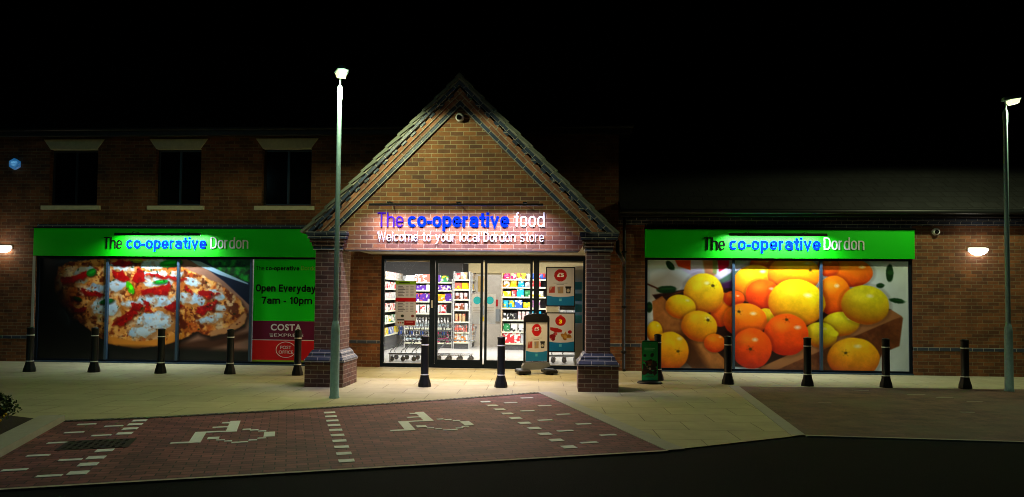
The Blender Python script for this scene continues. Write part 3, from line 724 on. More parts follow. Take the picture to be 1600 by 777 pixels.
def translucent(M, f=.5):
    n = M.node_tree.nodes; L = M.node_tree.links; b = n['Principled BSDF']; o = n['Material Output']; t = n.new('ShaderNodeBsdfTranslucent'); x = n.new('ShaderNodeMixShader'); x.inputs[0].default_value = f
    src = b.inputs['Base Color'].links[0].from_socket; L.new(src, t.inputs[0]); L.new(b.outputs[0], x.inputs[1]); L.new(t.outputs[0], x.inputs[2]); L.new(x.outputs[0], o.inputs['Surface'])
translucent(VCT, .6)

# citrus print
c = Canvas(1010, 1426, 405, 580, 1.35, (.8, .84, .87))
c.mixin(np.clip(c.noise(60, 3)*1.6-.5, 0, 1)*.5, (.5, .52, .55))
c.poly([(1010, 470), (1010, 440), (1045, 420), (1080, 440), (1040, 480)], (.6, .56, .5), 14, .7)
c.poly([(1075, 405), (1100, 405), (1100, 440), (1050, 412)], (.75, .72, .85), 3)
c.poly([(1055, 405), (1080, 405), (1080, 421), (1060, 415)], (.8, .28, .06), 2)
c.poly([(1100, 405), (1118, 405), (1122, 432), (1104, 430)], (.75, .5, .35), 3); c.poly([(1116, 405), (1124, 405), (1122, 428), (1116, 426)], (.5, .55, .3), 2)
c.poly([(1124, 405), (1142, 405), (1142, 416), (1126, 424)], (.8, .08, .28), 2)
c.poly([(1118, 430), (1142, 414), (1185, 405), (1200, 420), (1180, 460), (1140, 470), (1120, 450)], (.8, .76, .88), 3)
c.poly([(1126, 437), (1150, 422), (1180, 415), (1160, 428), (1130, 446)], (.3, .42, .36), 3)
c.poly([(1120, 446), (1160, 432), (1178, 430), (1150, 470), (1120, 462)], (.25, .1, .26), 4)
c.poly([(1018, 462), (1074, 452), (1150, 450), (1300, 460), (1399, 482), (1300, 560), (1201, 579), (1120, 575), (1032, 480)], (.16, .06, .03), 2)
def wood(m, dark, seed):
    n = c.noise(22, seed)*.5+c.noise(5, seed+1)*.5; c.im += (m*(n-.5)*.35)[..., None]*np.array((1, .7, .45))
wood(c.poly([(1018, 473), (1034, 464), (1136, 566), (1136, 582), (1085, 582), (1021, 520)], (.66, .42, .22), 1.6), 0, 5)
c.poly([(1045, 530), (1076, 520), (1110, 582), (1060, 582)], (.18, .08, .03), 12, .7)
c.poly([(1018, 473), (1062, 456), (1075, 455), (1034, 466)], (.42, .24, .14), 1.5)
wood(c.poly([(1190, 582), (1400, 484), (1417, 495), (1411, 540), (1385, 551), (1370, 582)], (.4, .22, .13), 1.6), 0, 8)
c.poly([(1186, 582), (1196, 575), (1398, 482), (1416, 493), (1402, 498), (1215, 582)], (.6, .4, .26), 1.2)
OR, OY, YL, LM, RO = (1, .5, .05), (1, .68, .05), (.97, .82, .08), (.85, .8, .12), (.98, .36, .04)
Fr = [(1196, 411, 19, 12, OR, 0, None), (1335, 424, 33, 21, OR, 0, None), (1300, 415, 16, 14, (.95, .45, .05), 0, None),
 (1184, 443, 33, 29, OY, 0, None), (1246, 427, 39, 28, OY, 0, (1272, 420)), (1131, 485, 17, 26, OR, .2, None), (1150, 467, 16, 12, RO, 0, None),
 (1196, 460, 25, 23, RO, 0, None), (1101, 459, 30, 30, YL, 0, (1116, 446)), (1064, 481, 23, 18, YL, .2, None),
 (1201, 496, 15, 13, YL, 0, None), (1309, 461, 25, 30, OR, 0, None), (1250, 473, 42, 35, YL, .1, None), (1319, 506, 28, 18, LM, -.1, None),
 (1358, 475, 35, 29, LM, .1, None), (1094, 512, 27, 23, (.97, .74, .08), .2, (1108, 502)), (1119, 539, 16, 14, OR, 0, None), (1288, 524, 24, 19, LM, .15, None),
 (1168, 502, 32, 26, OR, 0, (1158, 488)), (1233, 524, 33, 31, RO, 0, (1234, 500)), (1178, 547, 30, 30, RO, 0, (1176, 548)),
 (1022, 522, 12, 16, YL, 0, None), (1047, 553, 28, 29, (.97, .72, .08), 0, (1060, 553)), (1339, 560, 38, 30, (.95, .68, .1), 0, (1327, 552))]
for i, (x, y, rx, ry, col, ro, nub) in enumerate(Fr): c.fruit(x, y, rx*1.08, ry*1.08, col, ro, seed=i+3, nub=nub, hl=(.35+.2*math.sin(i*2.1), -.5+.15*math.cos(i)))
c.ell(1309, 521, 7, 5, LM, .2, 2)
for (x, y, rx, ry, ro) in ((1047, 414, 9, 5, .9), (1041, 453, 16, 6, -.05), (1397, 424, 6, 14, 0), (1408, 468, 12, 4, .15), (1382, 444, 6, 4, 0), (1013, 482, 5, 9, 0)):
    c.ell(x, y, rx, ry, (.05, .2, .09), ro, 1.3, wob=.25, seed=int(x)); c.ell(x+1, y-1, rx*.8, ry*.25, (.2, .38, .2), ro, 1.5, .6)
c.poly([(1010, 443), (1022, 448), (1030, 452), (1029, 454), (1010, 446)], (.3, .16, .1), 1)
g_ = .35; c.im = np.clip(g_+(c.im-g_)*1.15, 0, 1)
c.blur(1)
pz = at(1010, 405, .07).z; wp = empty('window_poster', 'large citrus fruit photo print filling the right-hand shop window', 'poster', ((WRX0+WRX1)/2, .06, .06), 'window posters')
c.build('print', WRX0+.06, WRX1-.06, .076, 2.434, .06, wp, VC)

# pizza print
c = Canvas(56, 392, 405, 566, 1.5, (.015, .018, .02))
c.poly([(56, 405), (200, 405), (90, 425), (56, 440)], (.12, .17, .22), 12, .9)
c.poly([(56, 410), (100, 405), (120, 405), (56, 425)], (.35, .42, .48), 8, .5)
c.poly([(255, 405), (300, 405), (345, 428), (392, 478), (392, 552), (330, 556), (260, 548), (205, 552), (170, 540), (240, 470)], (.55, .42, .36), 3)
n = c.noise(40, 2); c.im *= (1+(n-.5)*.3)[..., None]
c.poly([(290, 405), (392, 405), (392, 478), (350, 440), (322, 420)], (.07, .12, .2), 2)
m = c.poly([(318, 405), (392, 405), (392, 442), (368, 436), (340, 424)], (.05, .3, .1), 2)
c.im += (m*(c.noise(7, 5)-.45)*.9)[..., None]*np.array((.35, .9, .35))
c.poly([(296, 407), (312, 409), (345, 424), (388, 443), (388, 445), (340, 429), (308, 415)], (.55, .65, .72), 1)
c.poly([(160, 540), (200, 548), (290, 538), (392, 520), (392, 530), (300, 556), (200, 560)], (.25, .15, .1), 6, .8)
dough = [(80, 440), (85, 420), (105, 411), (140, 407), (200, 404), (262, 407), (300, 425), (345, 445), (375, 468), (388, 488), (382, 508), (360, 520), (330, 528), (308, 520), (288, 532), (262, 541), (215, 548), (170, 540), (130, 515), (100, 490), (82, 465)]
c.poly([(x+3, y+5) for x, y in dough], (.06, .03, .02), 7, .8)
m = c.poly(dough, (.8, .56, .32), 2, wob=6)
n = c.noise(12, 7, 5); c.im += (m*(n-.5)*.9)[..., None]*np.array((.8, .75, .6))
n = c.noise(5, 8, 3); c.mixin(m*np.clip((n-.56)*7, 0, 1)*.75, (.4, .17, .07))
n = c.noise(26, 17, 3); c.mixin(m*np.clip((n-.5)*6, 0, 1)*.65, (.62, .27, .1))
n = c.noise(18, 31, 5); c.mixin(m*np.clip((n-.55)*8, 0, 1)*.6, (.8, .76, .68)); n = c.noise(9, 37, 4); c.mixin(m*np.clip((n-.57)*9, 0, 1)*.8, (.3, .12, .05))
# crust rim
c.poly([(170, 528), (215, 538), (262, 530), (288, 521), (290, 530), (262, 541), (215, 549), (168, 541)], (.78, .52, .24), 3, wob=3)
c.poly([(330, 520), (362, 510), (384, 488), (388, 495), (380, 510), (360, 521), (330, 529)], (.72, .53, .38), 3, wob=3)
rs = np.random.default_rng(5)
for (x, y, rx, ry) in [(190, 418, 20, 6), (240, 413, 20, 8), (245, 436, 26, 13), (180, 446, 15, 11), (150, 455, 16, 9), (250, 472, 18, 10), (300, 442, 12, 7), (298, 468, 26, 9), (160, 482, 22, 14), (228, 470, 16, 8),
        (245, 505, 30, 15), (225, 520, 20, 9), (335, 462, 16, 7), (345, 482, 9, 5), (340, 495, 12, 5), (128, 425, 16, 8), (326, 502, 14, 5), (275, 430, 10, 6), (205, 478, 14, 6), (120, 440, 12, 5)]:
    c.ell(x+1, y+2, rx+2, ry+2, (.6, .42, .25), rs.uniform(-.2, .2), 3, .7, wob=.6, seed=int(x))
    U, V, d, mm = c.ell(x, y, rx, ry, (.72, .78, .82) if x > 140 else (.55, .53, .46), rs.uniform(-.2, .2), 2.2, wob=1.1, seed=int(x+y))
    c.mixin(mm*np.clip(c.noise(6, int(x))*5-2.6, 0, 1)*.7, (.62, .42, .26)); c.mixin(mm*np.clip(c.noise(10, int(x)+5)*4-1.8, 0, 1)*.5, (.5, .66, .8)); c.mixin(mm*np.clip(V*.8, 0, 1)*.4, (.55, .52, .45))
RD, RD2 = (.55, .06, .05), (.36, .04, .03)
def tom(pts, seed):
    c.poly([(x+1.5, y+2.5) for x, y in pts], (.3, .1, .05), 4, .7, 9, seed); mm = c.poly(pts, RD, 1.8, wob=11, seed=seed)
    c.mixin(mm*np.clip(c.noise(7, seed)*3-1.4, 0, 1)*.7, RD2); c.mixin(mm*np.clip(c.noise(5, seed+7)*4-2.5, 0, 1)*.8, (.92, .42, .2))
tom([(172, 426), (190, 424), (202, 438), (190, 441), (174, 434)], 1); tom([(204, 436), (212, 419), (222, 421), (226, 440), (212, 442)], 2)
tom([(220, 458), (240, 452), (256, 450), (262, 443), (266, 447), (262, 461), (222, 464)], 3); tom([(172, 512), (185, 500), (206, 485), (215, 492), (206, 504), (188, 512)], 4)
tom([(90, 437), (118, 430), (132, 424), (130, 434), (112, 444), (94, 446)], 5); tom([(122, 452), (140, 456), (158, 462), (150, 468), (126, 464)], 6)
tom([(308, 482), (328, 476), (340, 470), (338, 480), (320, 492), (306, 490)], 7); tom([(220, 470), (232, 478), (240, 490), (228, 488)], 8); tom([(205, 475), (222, 480), (218, 490), (204, 486)], 9)
tom([(228, 430), (260, 432), (290, 438), (288, 440), (250, 436), (226, 433)], 10); tom([(310, 458), (330, 454), (342, 458), (326, 466), (312, 465)], 11); tom([(260, 478), (278, 474), (286, 482), (272, 488), (258, 486)], 12)
tom([(102, 478), (118, 486), (132, 484), (126, 494), (110, 492)], 13); tom([(168, 412), (190, 408), (212, 412), (196, 417), (172, 417)], 14); tom([(288, 446), (298, 452), (300, 462), (292, 458)], 15)
for (x, y, rx, ry, ro, cc) in ((202, 452, 5, 11, -.45, (.25, .6, .06)), (266, 412, 18, 6, -.12, (.08, .55, .15)), (250, 442, 12, 3.2, -.1, (.08, .45, .16)), (139, 428, 8, 6, -.5, (.12, .42, .14)), (165, 474, 12, 4, -.2, (.1, .34, .14)), (210, 408, 10, 4, .1, (.5, .55, .05)), (118, 470, 7, 3, .3, (.15, .25, .08))):
    c.ell(x+1, y+2, rx, ry, (.12, .08, .03), ro, 2, .6); c.ell(x, y, rx, ry, cc, ro, 1.2, wob=.2, seed=int(x)); c.ell(x+1, y-1, rx*.6, ry*.35, tuple(min(1, k*1.6) for k in cc), ro, 1.5, .6)
for k in range(260):
    x, y = rs.uniform(85, 380), rs.uniform(410, 535); c_ = [(.3, .15, .08), (.85, .75, .6), (.12, .2, .06), (.5, .2, .1)][k % 4]
    ins = m[min(c.H-1, int((y-405)*1.5)), min(c.W-1, int((x-56)*1.5))]
    if ins > .5: c.ell(x, y, rs.uniform(.8, 2.4), rs.uniform(.6, 1.5), c_, rs.uniform(0, 3), 1, .8)
# vignette of the photograph on the print: dark table at left and bottom
sh_ = np.clip((118-c.X+(c.Y-430)*.55)/55, 0, 1)*.85; c.im *= (1-sh_)[..., None]
sh_ = np.clip((c.Y-545+(392-c.X)*.02)/10, 0, 1)*.95; c.im *= (1-sh_)[..., None]
c.im = np.clip(.33+(c.im-.33)*1.3, 0, 1)*.9; g_ = c.im.mean(2, keepdims=True); c.im = np.clip(g_+(c.im-g_)*1.1, 0, 1)
c.ell(98, 500, 6, 15, (.3, .38, .38), -.5, 2, .35); c.ell(95, 499, 6, 16, (.02, .025, .025), -.5, 2, .9)
c.blur(1)
wp = empty('window_poster', 'large pizza photo print filling three panes of the left shop window', 'poster', (-9.5, .06, .06), 'window posters')
c.build('print', WLX0+.06, -7.0, .076, 2.394, .06, wp, VC)

# ------------------------------------------------------------------ fascia signs and lights
def letters(parent, y, rows, dep=.02):
    for s_, px0, px1, pyb, pyt, mt, bold in rows:
        a = at(px0, pyb, y); b = at(px1, pyb, y); t = at(px0, pyt, y)
        if s_ in ('COSTA', 'EXPRESS', 'POST', 'OFFICE'): text('lettering', s_, a.x, b.x, a.z, t.z-a.z, y, dep, mt, parent, bold)
        else: signtext(s_, a.x, b.x, a.z, t.z-a.z, y, dep, mt, parent, .19 if bold > .01 else .095)
for (x0, x1, z0, z1, lab, rows, bar, gname) in (
  (WLX0-.01, WLX1+.02, 2.442, 3.075, 'bright lime green fascia sign above the pizza window', [('The', 162.5, 190.6, 388.5, 370.5, INK_BLACK, -.012), ('co-operative', 197, 323, 388.5, 370.5, INK_BLUE, .034), ('Dordon', 329, 388, 388.5, 370.5, INK_WHITE, -.012)], (180, 314, 365.5), 'pizza'),
  (WRX0-.01, WRX1+.01, 2.482, 3.1, 'bright lime green fascia sign above the citrus window', [('The', 1100, 1133, 390.6, 371, INK_BLACK, -.012), ('co-operative', 1139, 1282.5, 390.6, 371, INK_BLUE, .034), ('Dordon', 1287, 1350, 390.6, 371, INK_WHITE, -.012)], (1139, 1292, 366), 'citrus')):
    t = empty('fascia_sign', lab, 'sign', ((x0+x1)/2, -.1, z0), 'green fascia signs')
    d = MB(); d.box((x0, -.09, z0), (x1, -.001, z1), bev=.004); d.build('panel', GREEN, t)
    d = MB(); d.box((x0-.02, -.11, z1+.001), (x1+.02, -.001, z1+.03)); d.build('capping', BLACK, t)
    letters(t, -.092, rows, .018)
    a = at(bar[0], bar[2], -.36); b = at(bar[1], bar[2], -.36)
    l = empty('trough_light', 'slim black trough light over the %s window sign' % gname, 'light fitting', ((a.x+b.x)/2, -.36, a.z), 'trough lights over the signs')
    d = MB(); d.box((a.x, -.40, a.z-.018), (b.x, -.33, a.z+.02), bev=.006); d.build('housing', BLACK, l)
    d = MB(); d.box((a.x, -.4035, a.z-.042), (b.x, -.3985, a.z-.01)); d.build('front_lip', BLACK, l)
    d = MB(); d.box((a.x+.02, -.36, a.z-.026), (b.x-.02, -.346, a.z-.0185)); d.build('diffuser', emat('cool_diffuser', (.6, 1, .9), 5), l)
    for q in (.2, .8): x = a.x+(b.x-a.x)*q; d = MB(); d.tube([(x, -.36, a.z+.02), (x, -.33, a.z+.05), (x, -.0915, a.z+.05)], .009, 6); d.build('bracket', BLACK, l)
    area('trough_lamp', ((a.x+b.x)/2, -.365, a.z-.03), b.x-a.x-.04, .05, 95, (.86, .97, 1), (R(26), 0, 0), 150)
# gable lettering and its light
t = empty('shop_lettering', 'raised blue and white shop name letters on the porch gable brickwork', 'sign', (GX, GF-.02, 2.5))
y_ = GF-.012
letters(t, y_, [('The', 590, 630.5, 355, 332, INK_INDIGO, -.012), ('co-operative', 637, 796, 355, 332, INK_BLUE, .034), ('food', 803, 851, 355, 332, INK_WHITE, -.008), ('Welcome to your local Dordon store', 590, 850, 377, 362.5, INK_WHITE, .0)], .02)
a = at(577, 320, GF-.42); b = at(849, 320, GF-.42)
l = empty('trough_light', 'long slim black trough light over the gable lettering', 'light fitting', ((a.x+b.x)/2, GF-.42, a.z), 'trough lights over the signs')
d = MB(); d.box((a.x, GF-.46, a.z-.018), (b.x, GF-.39, a.z+.02), bev=.006); d.build('housing', BLACK, l)
d = MB(); d.box((a.x+.02, GF-.389, a.z-.014), (b.x-.02, GF-.3855, a.z+.012)); d.build('diffuser', emat('pink_diffuser', (1, .8, 1), 3), l)
for q in (.11, .51, .89): x = a.x+(b.x-a.x)*q; d = MB(); d.tube([(x, GF-.42, a.z+.02), (x, GF-.39, a.z+.05), (x, GF-.002, a.z+.05)], .009, 6); d.box((x-.02, GF-.42, a.z+.03), (x+.05, GF-.26, a.z+.055)); d.build('bracket', BLACK, l)
area('trough_lamp', ((a.x+b.x)/2, GF-.425, a.z-.03), b.x-a.x-.04, .05, 86, (.76, .63, 1), (R(30), 0, 0), 115)
area('porch_ceiling_light', (-1.75, -1.6, 2.5), 2.6, .5, 150, (1, .70, .36), (0, 0, 0))
# side panel: opening hours, coffee, post office
sp = empty('opening_hours_panel', 'green, maroon and red printed panel with opening hours beside the pizza print', 'sign', (-5.97, .05, .1))
def wz(py, px=440): return at(px, py, .05).z
d = MB(); d.box((-6.93, .055, 1.0), (-5.065, .065, 2.394)); d.build('green_section', GREEN, sp)
d = MB(); d.box((-6.93, .055, .575), (-5.065, .065, .999)); d.build('maroon_section', ink('maroon_ink', (.12, .005, .035)), sp)
d = MB(); d.box((-6.93, .055, .115), (-5.065, .065, .56)); d.build('red_section', ink('post_red', (.6, .005, .008)), sp)
d = MB(); d.box((-6.93, .054, .561), (-5.065, .065, .574)); d.build('divider', INK_WHITE, sp)
d = MB(); d.box((-6.93, .054, .076), (-5.065, .065, .114)); d.build('base_line', INK_YG, sp)
letters(sp, .052, [('The', 400, 413, 422.4, 415.8, INK_BLACK, -.01), ('co-operative', 415, 468, 422.4, 415.8, INK_BLACK, .03), ('Dordon', 470.5, 499, 422.4, 415.8, INK_YG, -.01),
  ('Open Everyday', 399.7, 493.5, 455.7, 444.4, INK_BLACK, .03), ('7am - 10pm', 408.6, 488, 474.8, 463.6, INK_BLACK, .03), ('COSTA', 423, 471, 516.5, 506.3, INK_WHITE, .03),
  ('EXPRESS', 428, 474, 526, 521.3, INK_WHITE, .0), ('POST', 438, 455, 545.4, 540.5, INK_WHITE, .0), ('OFFICE', 435.5, 458, 552.7, 547.8, INK_WHITE, .0)], .003)
d = MB(); e = at(446.5, 546.8, .05); n = 40
for k in range(3): zz = at(425, 522+k*1.9, .05); d.box((zz.x-.03*(3-k)/3-.03, .048, zz.z-.006), (zz.x+.02, .0519, zz.z+.006))
pts = [(e.x+.225*math.cos(2*math.pi*i/n), .05, e.z+.175*math.sin(2*math.pi*i/n)) for i in range(n+1)]; d.tube(pts, .006, 5, cap=False)
d.build('emblem_ring', INK_WHITE, sp)

# wall lamps (half-bowl bulkheads)
def walllamp(x, z, label):
    t = empty('wall_lamp', label, 'lamp', (x, -.1, z), 'bowl wall lamps')
    d = MB(); d.box((x-.19, -.06, z-.03), (x+.19, -.001, z+.06), bev=.01); d.build('back_plate', WHITE, t)
    vs = []; N = 16; K = 6
    for k in range(K+1):
        f_ = k/K*math.pi/2
        for i in range(N+1):
            th = math.pi*i/N; vs.append((x+.2*math.cos(th)*math.cos(f_), -.061-.17*math.sin(th)*math.cos(f_), z+.02-.14*math.sin(f_)))
    fs = [(k*(N+1)+i, k*(N+1)+i+1, (k+1)*(N+1)+i+1, (k+1)*(N+1)+i) for k in range(K) for i in range(N)]
    d = MB(); d.add(vs, fs, True); d.add(vs[:N+1], [tuple(range(N+1))]); d.build('diffuser_bowl', emat('warm_diffuser', (1, .93, .78), 7), t)
    lp = bpy.data.lights.new('wall_lamp_glow', 'POINT'); lp.energy = 4; lp.color = (1, .82, .6); lp.shadow_soft_size = .08
    o = bpy.data.objects.new('wall_lamp_glow', lp); C.objects.link(o); o.location = (x, -.33, z-.05)
walllamp(-12.83, 2.62, 'lit white bowl lamp on the brick wall left of the pizza window')
walllamp(8.88, 2.68, 'lit white bowl lamp on the brick wall right of the citrus window')
# security cameras
def dome(x, y, z, label):
    t = empty('security_camera', label, 'camera', (x, y, z), 'dome security cameras')
    M = Matrix.Translation((x, y, z)) @ Matrix.Rotation(R(90), 4, 'X')
    d = MB(); d.lathe([(.07, -.0), (.075, .03), (.075, .07), (.062, .1), (.05, .105)], M=M); d.build('housing', WHITE, t)
    d = MB(); d.ball((x-.008, y-.105, z-.01), .045, 12); d.build('lens_dome', DGLASS, t)
dome(GX+.0, GF-.002, 4.72, 'white dome camera high in the peak of the porch gable')
dome(8.03, -.002, 3.07, 'white dome camera under the eaves right of the citrus window sign')
# alarm box
t = empty('alarm_box', 'glowing blue alarm box high on the left brick wall', 'alarm', (-12.64, 0, 4.56))
d = MB(); R_ = .13; d.prism([(-12.64+R_*math.cos(k*math.pi/3+math.pi/6)*1.0, 4.57+R_*math.sin(k*math.pi/3+math.pi/6)) for k in range(6)], -.08, -.001); d.build('case', emat('blue_case', (.01, .3, .85), .22), t)
text('lettering', 'ASG', -12.71, -12.57, 4.58, .05, -.082, .003, emat('pale_blue_print', (.2, .6, 1), .5), t, .02)
d = MB(); d.box((-12.7, -.084, 4.555), (-12.58, -.0815, 4.565)); d.box((-12.68, -.084, 4.53), (-12.6, -.0815, 4.54)); d.build('printed_lines', MATS['pale_blue_print'], t)

# street lamps
def streetlamp(x, y, H_, ang, label, lens):
    t = empty('street_lamp', label, 'street lamp', (x, y, 0), 'street lamps')
    d = MB(); d.lathe([(.08, -.02), (.08, .02), (.07, .04), (.068, 1.05), (.06, 1.12), (.042, 1.2)], (x, y, 0), 16); d.build('base_section', GALV, t)
    d = MB(); d.lathe([(.04, 1.2), (.036, H_-.25)], (x, y, 0), 14); d.build('shaft', GALV, t)
    d = MB(); d.lathe([(.042, H_-.25), (.042, H_-.07), (.03, H_-.03), (.012, H_)], (x, y, 0), 14); d.build('top_cap', GALV, t)
    ca, sa = math.cos(ang), math.sin(ang)
    M = Matrix.Translation((x, y, H_+.15)) @ Matrix.Rotation(ang, 4, 'Z') @ Matrix.Rotation(R(-8), 4, 'Y') @ Matrix.Diagonal((.7, .95, .95, 1))
    d = MB(); vs = [(-.07, -.05, -.01), (-.07, .05, -.01), (.12, .11, -.01), (.34, .09, -.01), (.4, 0, -.01), (.34, -.09, -.01), (.12, -.11, -.01)]
    top = [(vx*.85+.02, vy*.7, .055) for vx, vy, _ in vs]; n = 7
    d.add(vs+top, [tuple(range(n)), tuple(range(2*n-1, n-1, -1))]+[(i, n+i, n+(i+1) % n, (i+1) % n) for i in range(n)], M=M)
    d.tube([(0, 0, -.17), (0, 0, .0)], .016, 10, M=M); hd = d.build('lantern', GALV, t)
    d = MB(); d.add([(.08, -.09, -.014), (.33, -.075, -.014), (.33, .075, -.014), (.08, .09, -.014), (.12, -.07, -.1), (.3, -.055, -.09), (.3, .055, -.09), (.12, .07, -.1)],
        [(4, 7, 6, 5), (0, 4, 5, 1), (1, 5, 6, 2), (2, 6, 7, 3), (3, 7, 4, 0)], M=M); d.build('lens', emat('led_lens', (.95, 1, .42), 1.7), t)
    p = M @ Vector((.36, 0, -.17))
    sl = bpy.data.lights.new('lamp_beam', 'SPOT'); sl.energy = lens if lens < 500 else 130; sl.color = (.92, 1, .52) if lens < 500 else (.36, .9, 1); sl.spot_size = R(174); sl.spot_blend = .12; sl.shadow_soft_size = .07
    o = bpy.data.objects.new('lamp_beam', sl); C.objects.link(o); o.location = p
    gl = bpy.data.lights.new('lamp_spill', 'POINT'); gl.energy = (4 if lens < 500 else 32); gl.color = (.8, 1, .6) if lens < 500 else (.36, .9, 1); gl.shadow_soft_size = .06
    o = bpy.data.objects.new('lamp_spill', gl); C.objects.link(o); o.location = p
    return t
streetlamp(-3.47, -4.98, 4.92, R(-62), 'tall galvanised street lamp in front of the left porch pier', 300)
streetlamp(8.03, -2.54, 5.08, R(0), 'tall galvanised street lamp at the right edge of the paved forecourt', 300)
streetlamp(-13.5, -14.5, 6.5, R(50), 'added galvanised street lamp out of view behind the viewer, giving fill light', 501)  # unseen lamp, added to supply cool fill light across the front

# bollards
bp_ = [(-10.62, -2.05), (-9.35, -1.93), (-7.95, -1.95), (-6.56, -1.87), (-5.17, -1.9), (-2.35, -3.38), (-1.01, -3.26), (3.17, -2.2), (4.6, -2.28), (6.0, -2.3), (7.41, -2.28), (1.93, -1.75)]
bl_ = ['black bollard at the far left end, by the wall edge of the pizza window', 'black bollard in front of the dark left part of the pizza print', 'black bollard in front of the middle pane of the pizza print',
 'black bollard in front of the right end of the pizza crust', 'black bollard in front of the maroon and red window panel', 'black bollard before the trolleys, left one at the entrance', 'black bollard before the sliding doors, right one at the entrance',
 'black bollard in front of the left mullion of the citrus window', 'black bollard in front of the right mullion of the citrus window', 'black bollard in front of the bottom right corner of the citrus window', 'black bollard before the brick wall beside the right street lamp', 'black bollard mostly hidden behind the green forecourt sign']
t = empty('bollard', bl_[0], 'bollard', (*bp_[0], 0), 'bollards across the shop front'); x, y = bp_[0]
d = MB(); d.lathe([(.075, .18), (.075, .2), (.069, .21), (.067, .85), (.07, .86), (.073, .872), (.068, .885), (.035, .897), (.001, .9)], (x, y, 0), 20); d.build('post', BLACK, t)
d = MB(); d.lathe([(.112, -.01), (.118, .01), (.112, .06), (.09, .13), (.078, .18)], (x, y, 0), 8, smooth=False); d.build('foot', BLACK, t)
for z in (.725, .205):
    d = MB(); d.lathe([(.069, z), (.0715, z+.003), (.0715, z+.017), (.069, z+.02)], (x, y, 0), 20); d.build('reflective_band', WHITE, t)
for (x, y), lb in list(zip(bp_, bl_))[1:]:
    q = copy_tree(t); q.location = (x, y, 0); q['label'] = lb

# ------------------------------------------------------------------ offer posters
def offer(kind, W_=45, H_=62):
    c = Canvas(0, W_, 0, H_, 3, (.86, .85, .85))
    c.poly([(-2, H_*.74), (0, H_*.735), (W_*.25, H_*.765), (W_*.5, H_*.775), (W_*.75, H_*.765), (W_, H_*.735), (W_+2, H_+2), (-2, H_+2)], (.02, .5, .74), .6)
    c.poly([(W_*.45, H_*.81), (W_*.55, H_*.81), (W_*.55, H_*.88), (W_*.45, H_*.88)], (.35, .75, .88), .6)
    if kind == 0:
        for k in range(26):
            a = k*2*math.pi/26; c.ell(W_*.5+W_*.21*math.cos(a), H_*.2+H_*.148*math.sin(a), 1.1, 1.1, (.75, .02, .04), 0, .5)
        c.ell(W_*.5, H_*.2, W_*.2, H_*.143, (.75, .02, .04), 0, .5); 
        c.poly([(W_*.43, H_*.13), (W_*.57, H_*.13), (W_*.57, H_*.165), (W_*.43, H_*.165)], (.95, .6, .6), .6)
        c.poly([(W_*.25, H_*.4), (W_*.75, H_*.4), (W_*.75, H_*.412), (W_*.25, H_*.412)], (.6, .6, .6), .5); c.poly([(W_*.36, H_*.435), (W_*.62, H_*.435), (W_*.62, H_*.447), (W_*.36, H_*.447)], (.5, .5, .5), .5)
        c.poly([(W_*.1, H_*.52), (W_*.3, H_*.49), (W_*.3, H_*.66), (W_*.08, H_*.67)], (.7, .25, .2), .8, wob=1); c.poly([(W_*.1, H_*.5), (W_*.22, H_*.49), (W_*.14, H_*.6)], (.75, .62, .55), .8)
        c.poly([(W_*.39, H_*.5), (W_*.6, H_*.49), (W_*.6, H_*.67), (W_*.41, H_*.67)], (.68, .57, .42), .8, wob=1); c.poly([(W_*.4, H_*.52), (W_*.5, H_*.52), (W_*.46, H_*.62)], (.55, .55, .6), .8)
        c.poly([(W_*.69, H_*.51), (W_*.88, H_*.51), (W_*.86, H_*.67), (W_*.71, H_*.67)], (.22, .22, .22), .7); c.poly([(W_*.68, H_*.49), (W_*.89, H_*.49), (W_*.89, H_*.53), (W_*.68, H_*.53)], (.06, .06, .06), .7)
        c.ell(W_*.78, H_*.6, 2.5, 3, (.75, .72, .65), 0, .8)
    else:
        c.ell(W_*.5, H_*.2, W_*.19, H_*.13, (.78, .05, .03), 0, .5); c.poly([(W_*.46, H_*.05), (W_*.54, H_*.05), (W_*.54, H_*.1), (W_*.46, H_*.1)], (.8, .1, .03), .6)
        c.poly([(W_*.12, H_*.37), (W_*.4, H_*.39), (W_*.56, H_*.44), (W_*.54, H_*.5), (W_*.3, H_*.5), (W_*.12, H_*.44)], (.72, .1, .08), .8, wob=2)
        for k in range(16): c.ell(W_*(.14+.2*random.random()), H_*(.53+.17*random.random()), 2.4, 2.4, random.choice([(.6, .05, .1), (.5, .02, .08), (.8, .3, .3)]), 0, .8)
        for k in range(12): c.ell(W_*(.55+.3*random.random()), H_*(.57+.1*random.random()), 3.4, 2.4, random.choice([(.7, .5, .15), (.6, .4, .1), (.8, .62, .3)]), random.random()*3, .8)
        c.poly([(W_*.6, H_*.58), (W_*.68, H_*.48), (W_*.76, H_*.58)], (.7, .48, .15), .8); c.ell(W_*.84, H_*.49, 3.2, 2.8, (.7, .05, .1), 0, .6)
    return c
def framed(name, kind, x0, x1, z0, z1, y, label, grp):
    t = empty(name, label, 'poster', ((x0+x1)/2, y, z0), grp)
    d = MB()
    for q in ((x0, x1, z0, z0+.025), (x0, x1, z1-.025, z1), (x0, x0+.025, z0+.025, z1-.025), (x1-.025, x1, z0+.025, z1-.025)): d.box((q[0], y-.006, q[2]), (q[1], y+.012, q[3]))
    d.build('frame', BLACK, t)
    offer(kind).build('print', x0+.02, x1-.02, z0+.02, z1-.02, y-.001, t, VCT, .002)
    cx = (x0+x1)/2; h = z1-z0
    if kind == 0: text('price', '£5', cx-.075, cx+.075, z1-h*.255, h*.09, y-.002, .002, INK_WHITE, t, .04)
    else:
        text('price', '3', cx-.035, cx+.035, z1-h*.28, h*.1, y-.002, .002, INK_YEL, t, .04)
